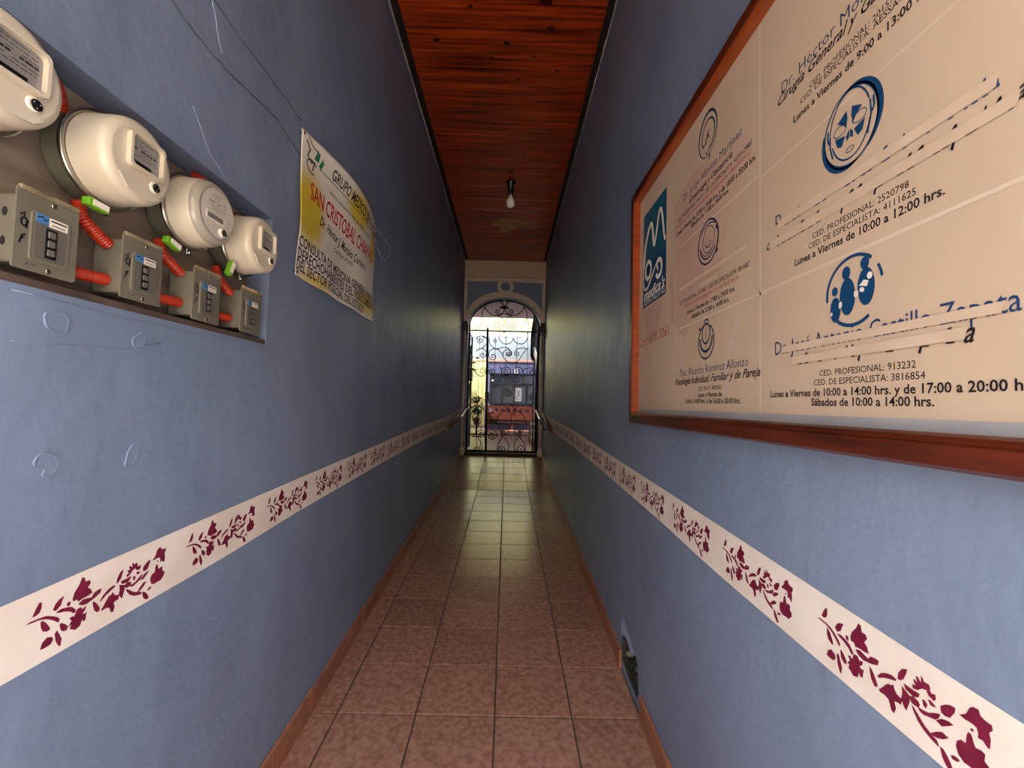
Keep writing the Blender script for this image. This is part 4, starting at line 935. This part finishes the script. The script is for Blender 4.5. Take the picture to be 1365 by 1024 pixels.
# emblem 1: profile ring
em = Ink(); cx, cz = -1.291, 2.322
em.arc(cx, cz, .060, .068, 0, 360, lambda t: .006+.003*math.sin(t*6)); em.arc(cx+.004, cz-.004, .042, .048, -80, 190, .0055)
em.stroke([(cx-.038,cz-.012),(cx-.030,cz-.026),(cx-.014,cz-.022),(cx-.002,cz-.002),(cx+.006,cz+.012),(cx+.004,cz-.006),(cx+.010,cz-.014)], .006); em.stroke([(cx-.012,cz-.052),(cx-.006,cz-.060),(cx+.012,cz-.052),(cx+.02,cz-.044)], .005)
em.stroke([(cx+.012,cz-.066),(cx+.016,cz-.080),(cx+.006,cz-.084)], .006)
em.build('emblem_print', W(.0011), M_dkink, cv, 'blue line emblem of a spiral profile in a ring'); em = Ink()
# emblem 2: mother and child ring
cx, cz = -1.286, 1.985
em.arc(cx, cz, .066, .066, 0, 360, .006); em.arc(cx+.004, cz+.006, .038, .040, 0, 360, .0026); em.arc(cx, cz, .052, .050, 185, 330, .0055); em.arc(cx-.004, cz+.002, .044, .042, 200, 320, .003); em.arc(cx+.002, cz+.006, .020, .022, 200, 340, .004)
em.arc(cx+.002, cz+.032, .046, .022, 20, 160, .004); em.stroke([(cx+.05,cz+.03),(cx+.066,cz+.012),(cx+.064,cz-.012),(cx+.058,cz-.03)], .007); em.ellipse(cx+.056, cz-.044, .006, .007)
em.build('emblem_print', W(.0011), M_dkink, cv, 'blue line emblem of a cradled head in a ring'); em = Ink()
# emblem 3: psi-like ring
cx, cz = -1.296, 1.684
em.arc(cx, cz, .052, .052, -255, 60, .0055); em.arc(cx, cz+.010, .040, .040, 175, 365, .0085); em.arc(cx, cz+.024, .026, .030, 0, 360, .006); em.stroke([(cx,cz+.058),(cx,cz-.060)], .0026); em.ellipse(cx-.042, cz+.044, .006, .005); em.arc(cx+.002, cz+.056, .014, .010, 0, 180, .005)
em.build('emblem_print', W(.0011), M_dkink, cv, 'blue line emblem of nested bowls in a ring')
# emblem 4: face in a ring
em = Ink(); cx, cz = -.741, 1.985
em.arc(cx, cz, .060, .069, 0, 360, .0035, 0, 48); em.arc(cx+.002, cz, .062, .069, -55, 100, lambda t: .003+.011*math.sin(math.pi*t), 0, 40)
em.arc(cx-.002, cz, .062, .069, 165, 290, lambda t: .003+.010*math.sin(math.pi*t), 0, 40)
em.arc(cx+.001, cz+.006, .044, .062, 200, 345, .003); em.arc(cx-.001, cz+.000, .046, .066, 20, 170, .0028); em.stroke([(cx-.046,cz+.01),(cx-.046,cz-.014),(cx-.040,cz-.036)], .0035); em.stroke([(cx+.044,cz+.02),(cx+.046,cz-.006),(cx+.038,cz-.036)], .0035)
for s_ in (1, -1):
    em.poly([(cx+s_*.004,cz+.018),(cx+s_*.006,cz+.034),(cx+s_*.014,cz+.030),(cx+s_*.028,cz+.022),(cx+s_*.016,cz+.014),(cx+s_*.008,cz+.004)])
    em.arc(cx+s_*.022, cz+.006, .015, .009, 0, 360, .0016); em.poly([(cx+s_*.010,cz-.010),(cx+s_*.034,cz-.004),(cx+s_*.028,cz-.022),(cx+s_*.018,cz-.026)]); em.poly([(cx+s_*.001,cz-.004),(cx+s_*.008,cz-.012),(cx+s_*.007,cz-.022),(cx+s_*.001,cz-.018)]); em.stroke([(cx+s_*.048,cz-.004),(cx+s_*.052,cz+.006),(cx+s_*.051,cz+.022)], .004)
em.arc(cx, cz-.040, .009, .0045, 0, 360, .0014)
em.build('emblem_print', W(.0011), M_navy2, cv, 'blue face emblem in a ring'); em = Ink()
# emblem 5: family in a ring
cx, cz = -.738, 1.692
em.arc(cx, cz, .060, .060, 48, 188, .0055); em.arc(cx, cz, .060, .060, 8, 30, .005); em.arc(cx, cz, .058, .060, 232, 305, .006)
for x, z, rx, rz, rot in ((-.014,.0345,.0095,.0115,0),(.026,.040,.009,.0105,0),(-.041,.008,.007,.0085,0),(-.012,-.008,.0175,.033,0),(.028,.000,.0175,.032,0),(-.040,-.026,.0125,.023,0)): em.ellipse(cx+x, cz+z, rx, rz, rot)
em.build('emblem_print', W(.0011), M_navy2, cv, 'blue family emblem in a ring')
wk = Ink(); wk.ellipse(cx+.036, cz+.016, .0055, .006); wk.ellipse(cx+.020, cz-.004, .0055, .004, -.5); wk.poly([(cx+.014,cz+.004),(cx+.024,cz+.012),(cx+.034,cz+.008),(cx+.030,cz-.001),(cx+.022,cz+.002)])
wk.ellipse(cx+.006, cz-.008, .003, .006); wk.ellipse(cx+.010, cz-.008, .0025, .006); wk.ellipse(cx-.029, cz-.020, .0025, .006); wk.ellipse(cx-.026, cz-.019, .002, .006); wk.ellipse(cx-.049, cz-.032, .0022, .0035)
wk.build('emblem_highlight', W(.0014), M_white, cv)
# logo panel at the left edge of the canvas
lg = Ink(); lg.rect(-1.915, -1.635, 2.10, 2.335); lg.build('logo_panel_top', W(.0010), M_teal, cv, 'teal logo panel')
lg = Ink(); lg.rect(-1.915, -1.635, 1.918, 2.10); lg.build('logo_panel_base', W(.0010), M_navy2, cv, 'blue lower half of the logo panel')
wk = Ink()
wk.stroke(smooth([(-1.905,2.10),(-1.885,2.19),(-1.835,2.255),(-1.80,2.25),(-1.775,2.16),(-1.745,2.20),(-1.715,2.27),(-1.685,2.26),(-1.655,2.15),(-1.640,2.14)]), lambda t: .022-.006*t)
wk.stroke(smooth([(-1.905,2.10),(-1.912,2.05),(-1.89,1.995)]), .012)
wk.arc(-1.845, 2.072, .036, .036, 0, 360, .018); wk.stroke(smooth([(-1.905,2.06),(-1.905,2.01),(-1.86,1.995),(-1.80,2.03),(-1.76,2.06)]), .012); wk.arc(-1.715, 2.042, .034, .034, -150, 150, .018); wk.stroke(smooth([(-1.755,2.065),(-1.735,2.055),(-1.722,2.035)]), .012)
wk.text("medica's", -1.905, -1.645, 1.950, 'script bold', .85); wk.text('ESPECIALISTAS', -1.89, -1.645, 1.926, '', 1.0)
wk.build('logo_lettering', W(.0015), M_white, cv)
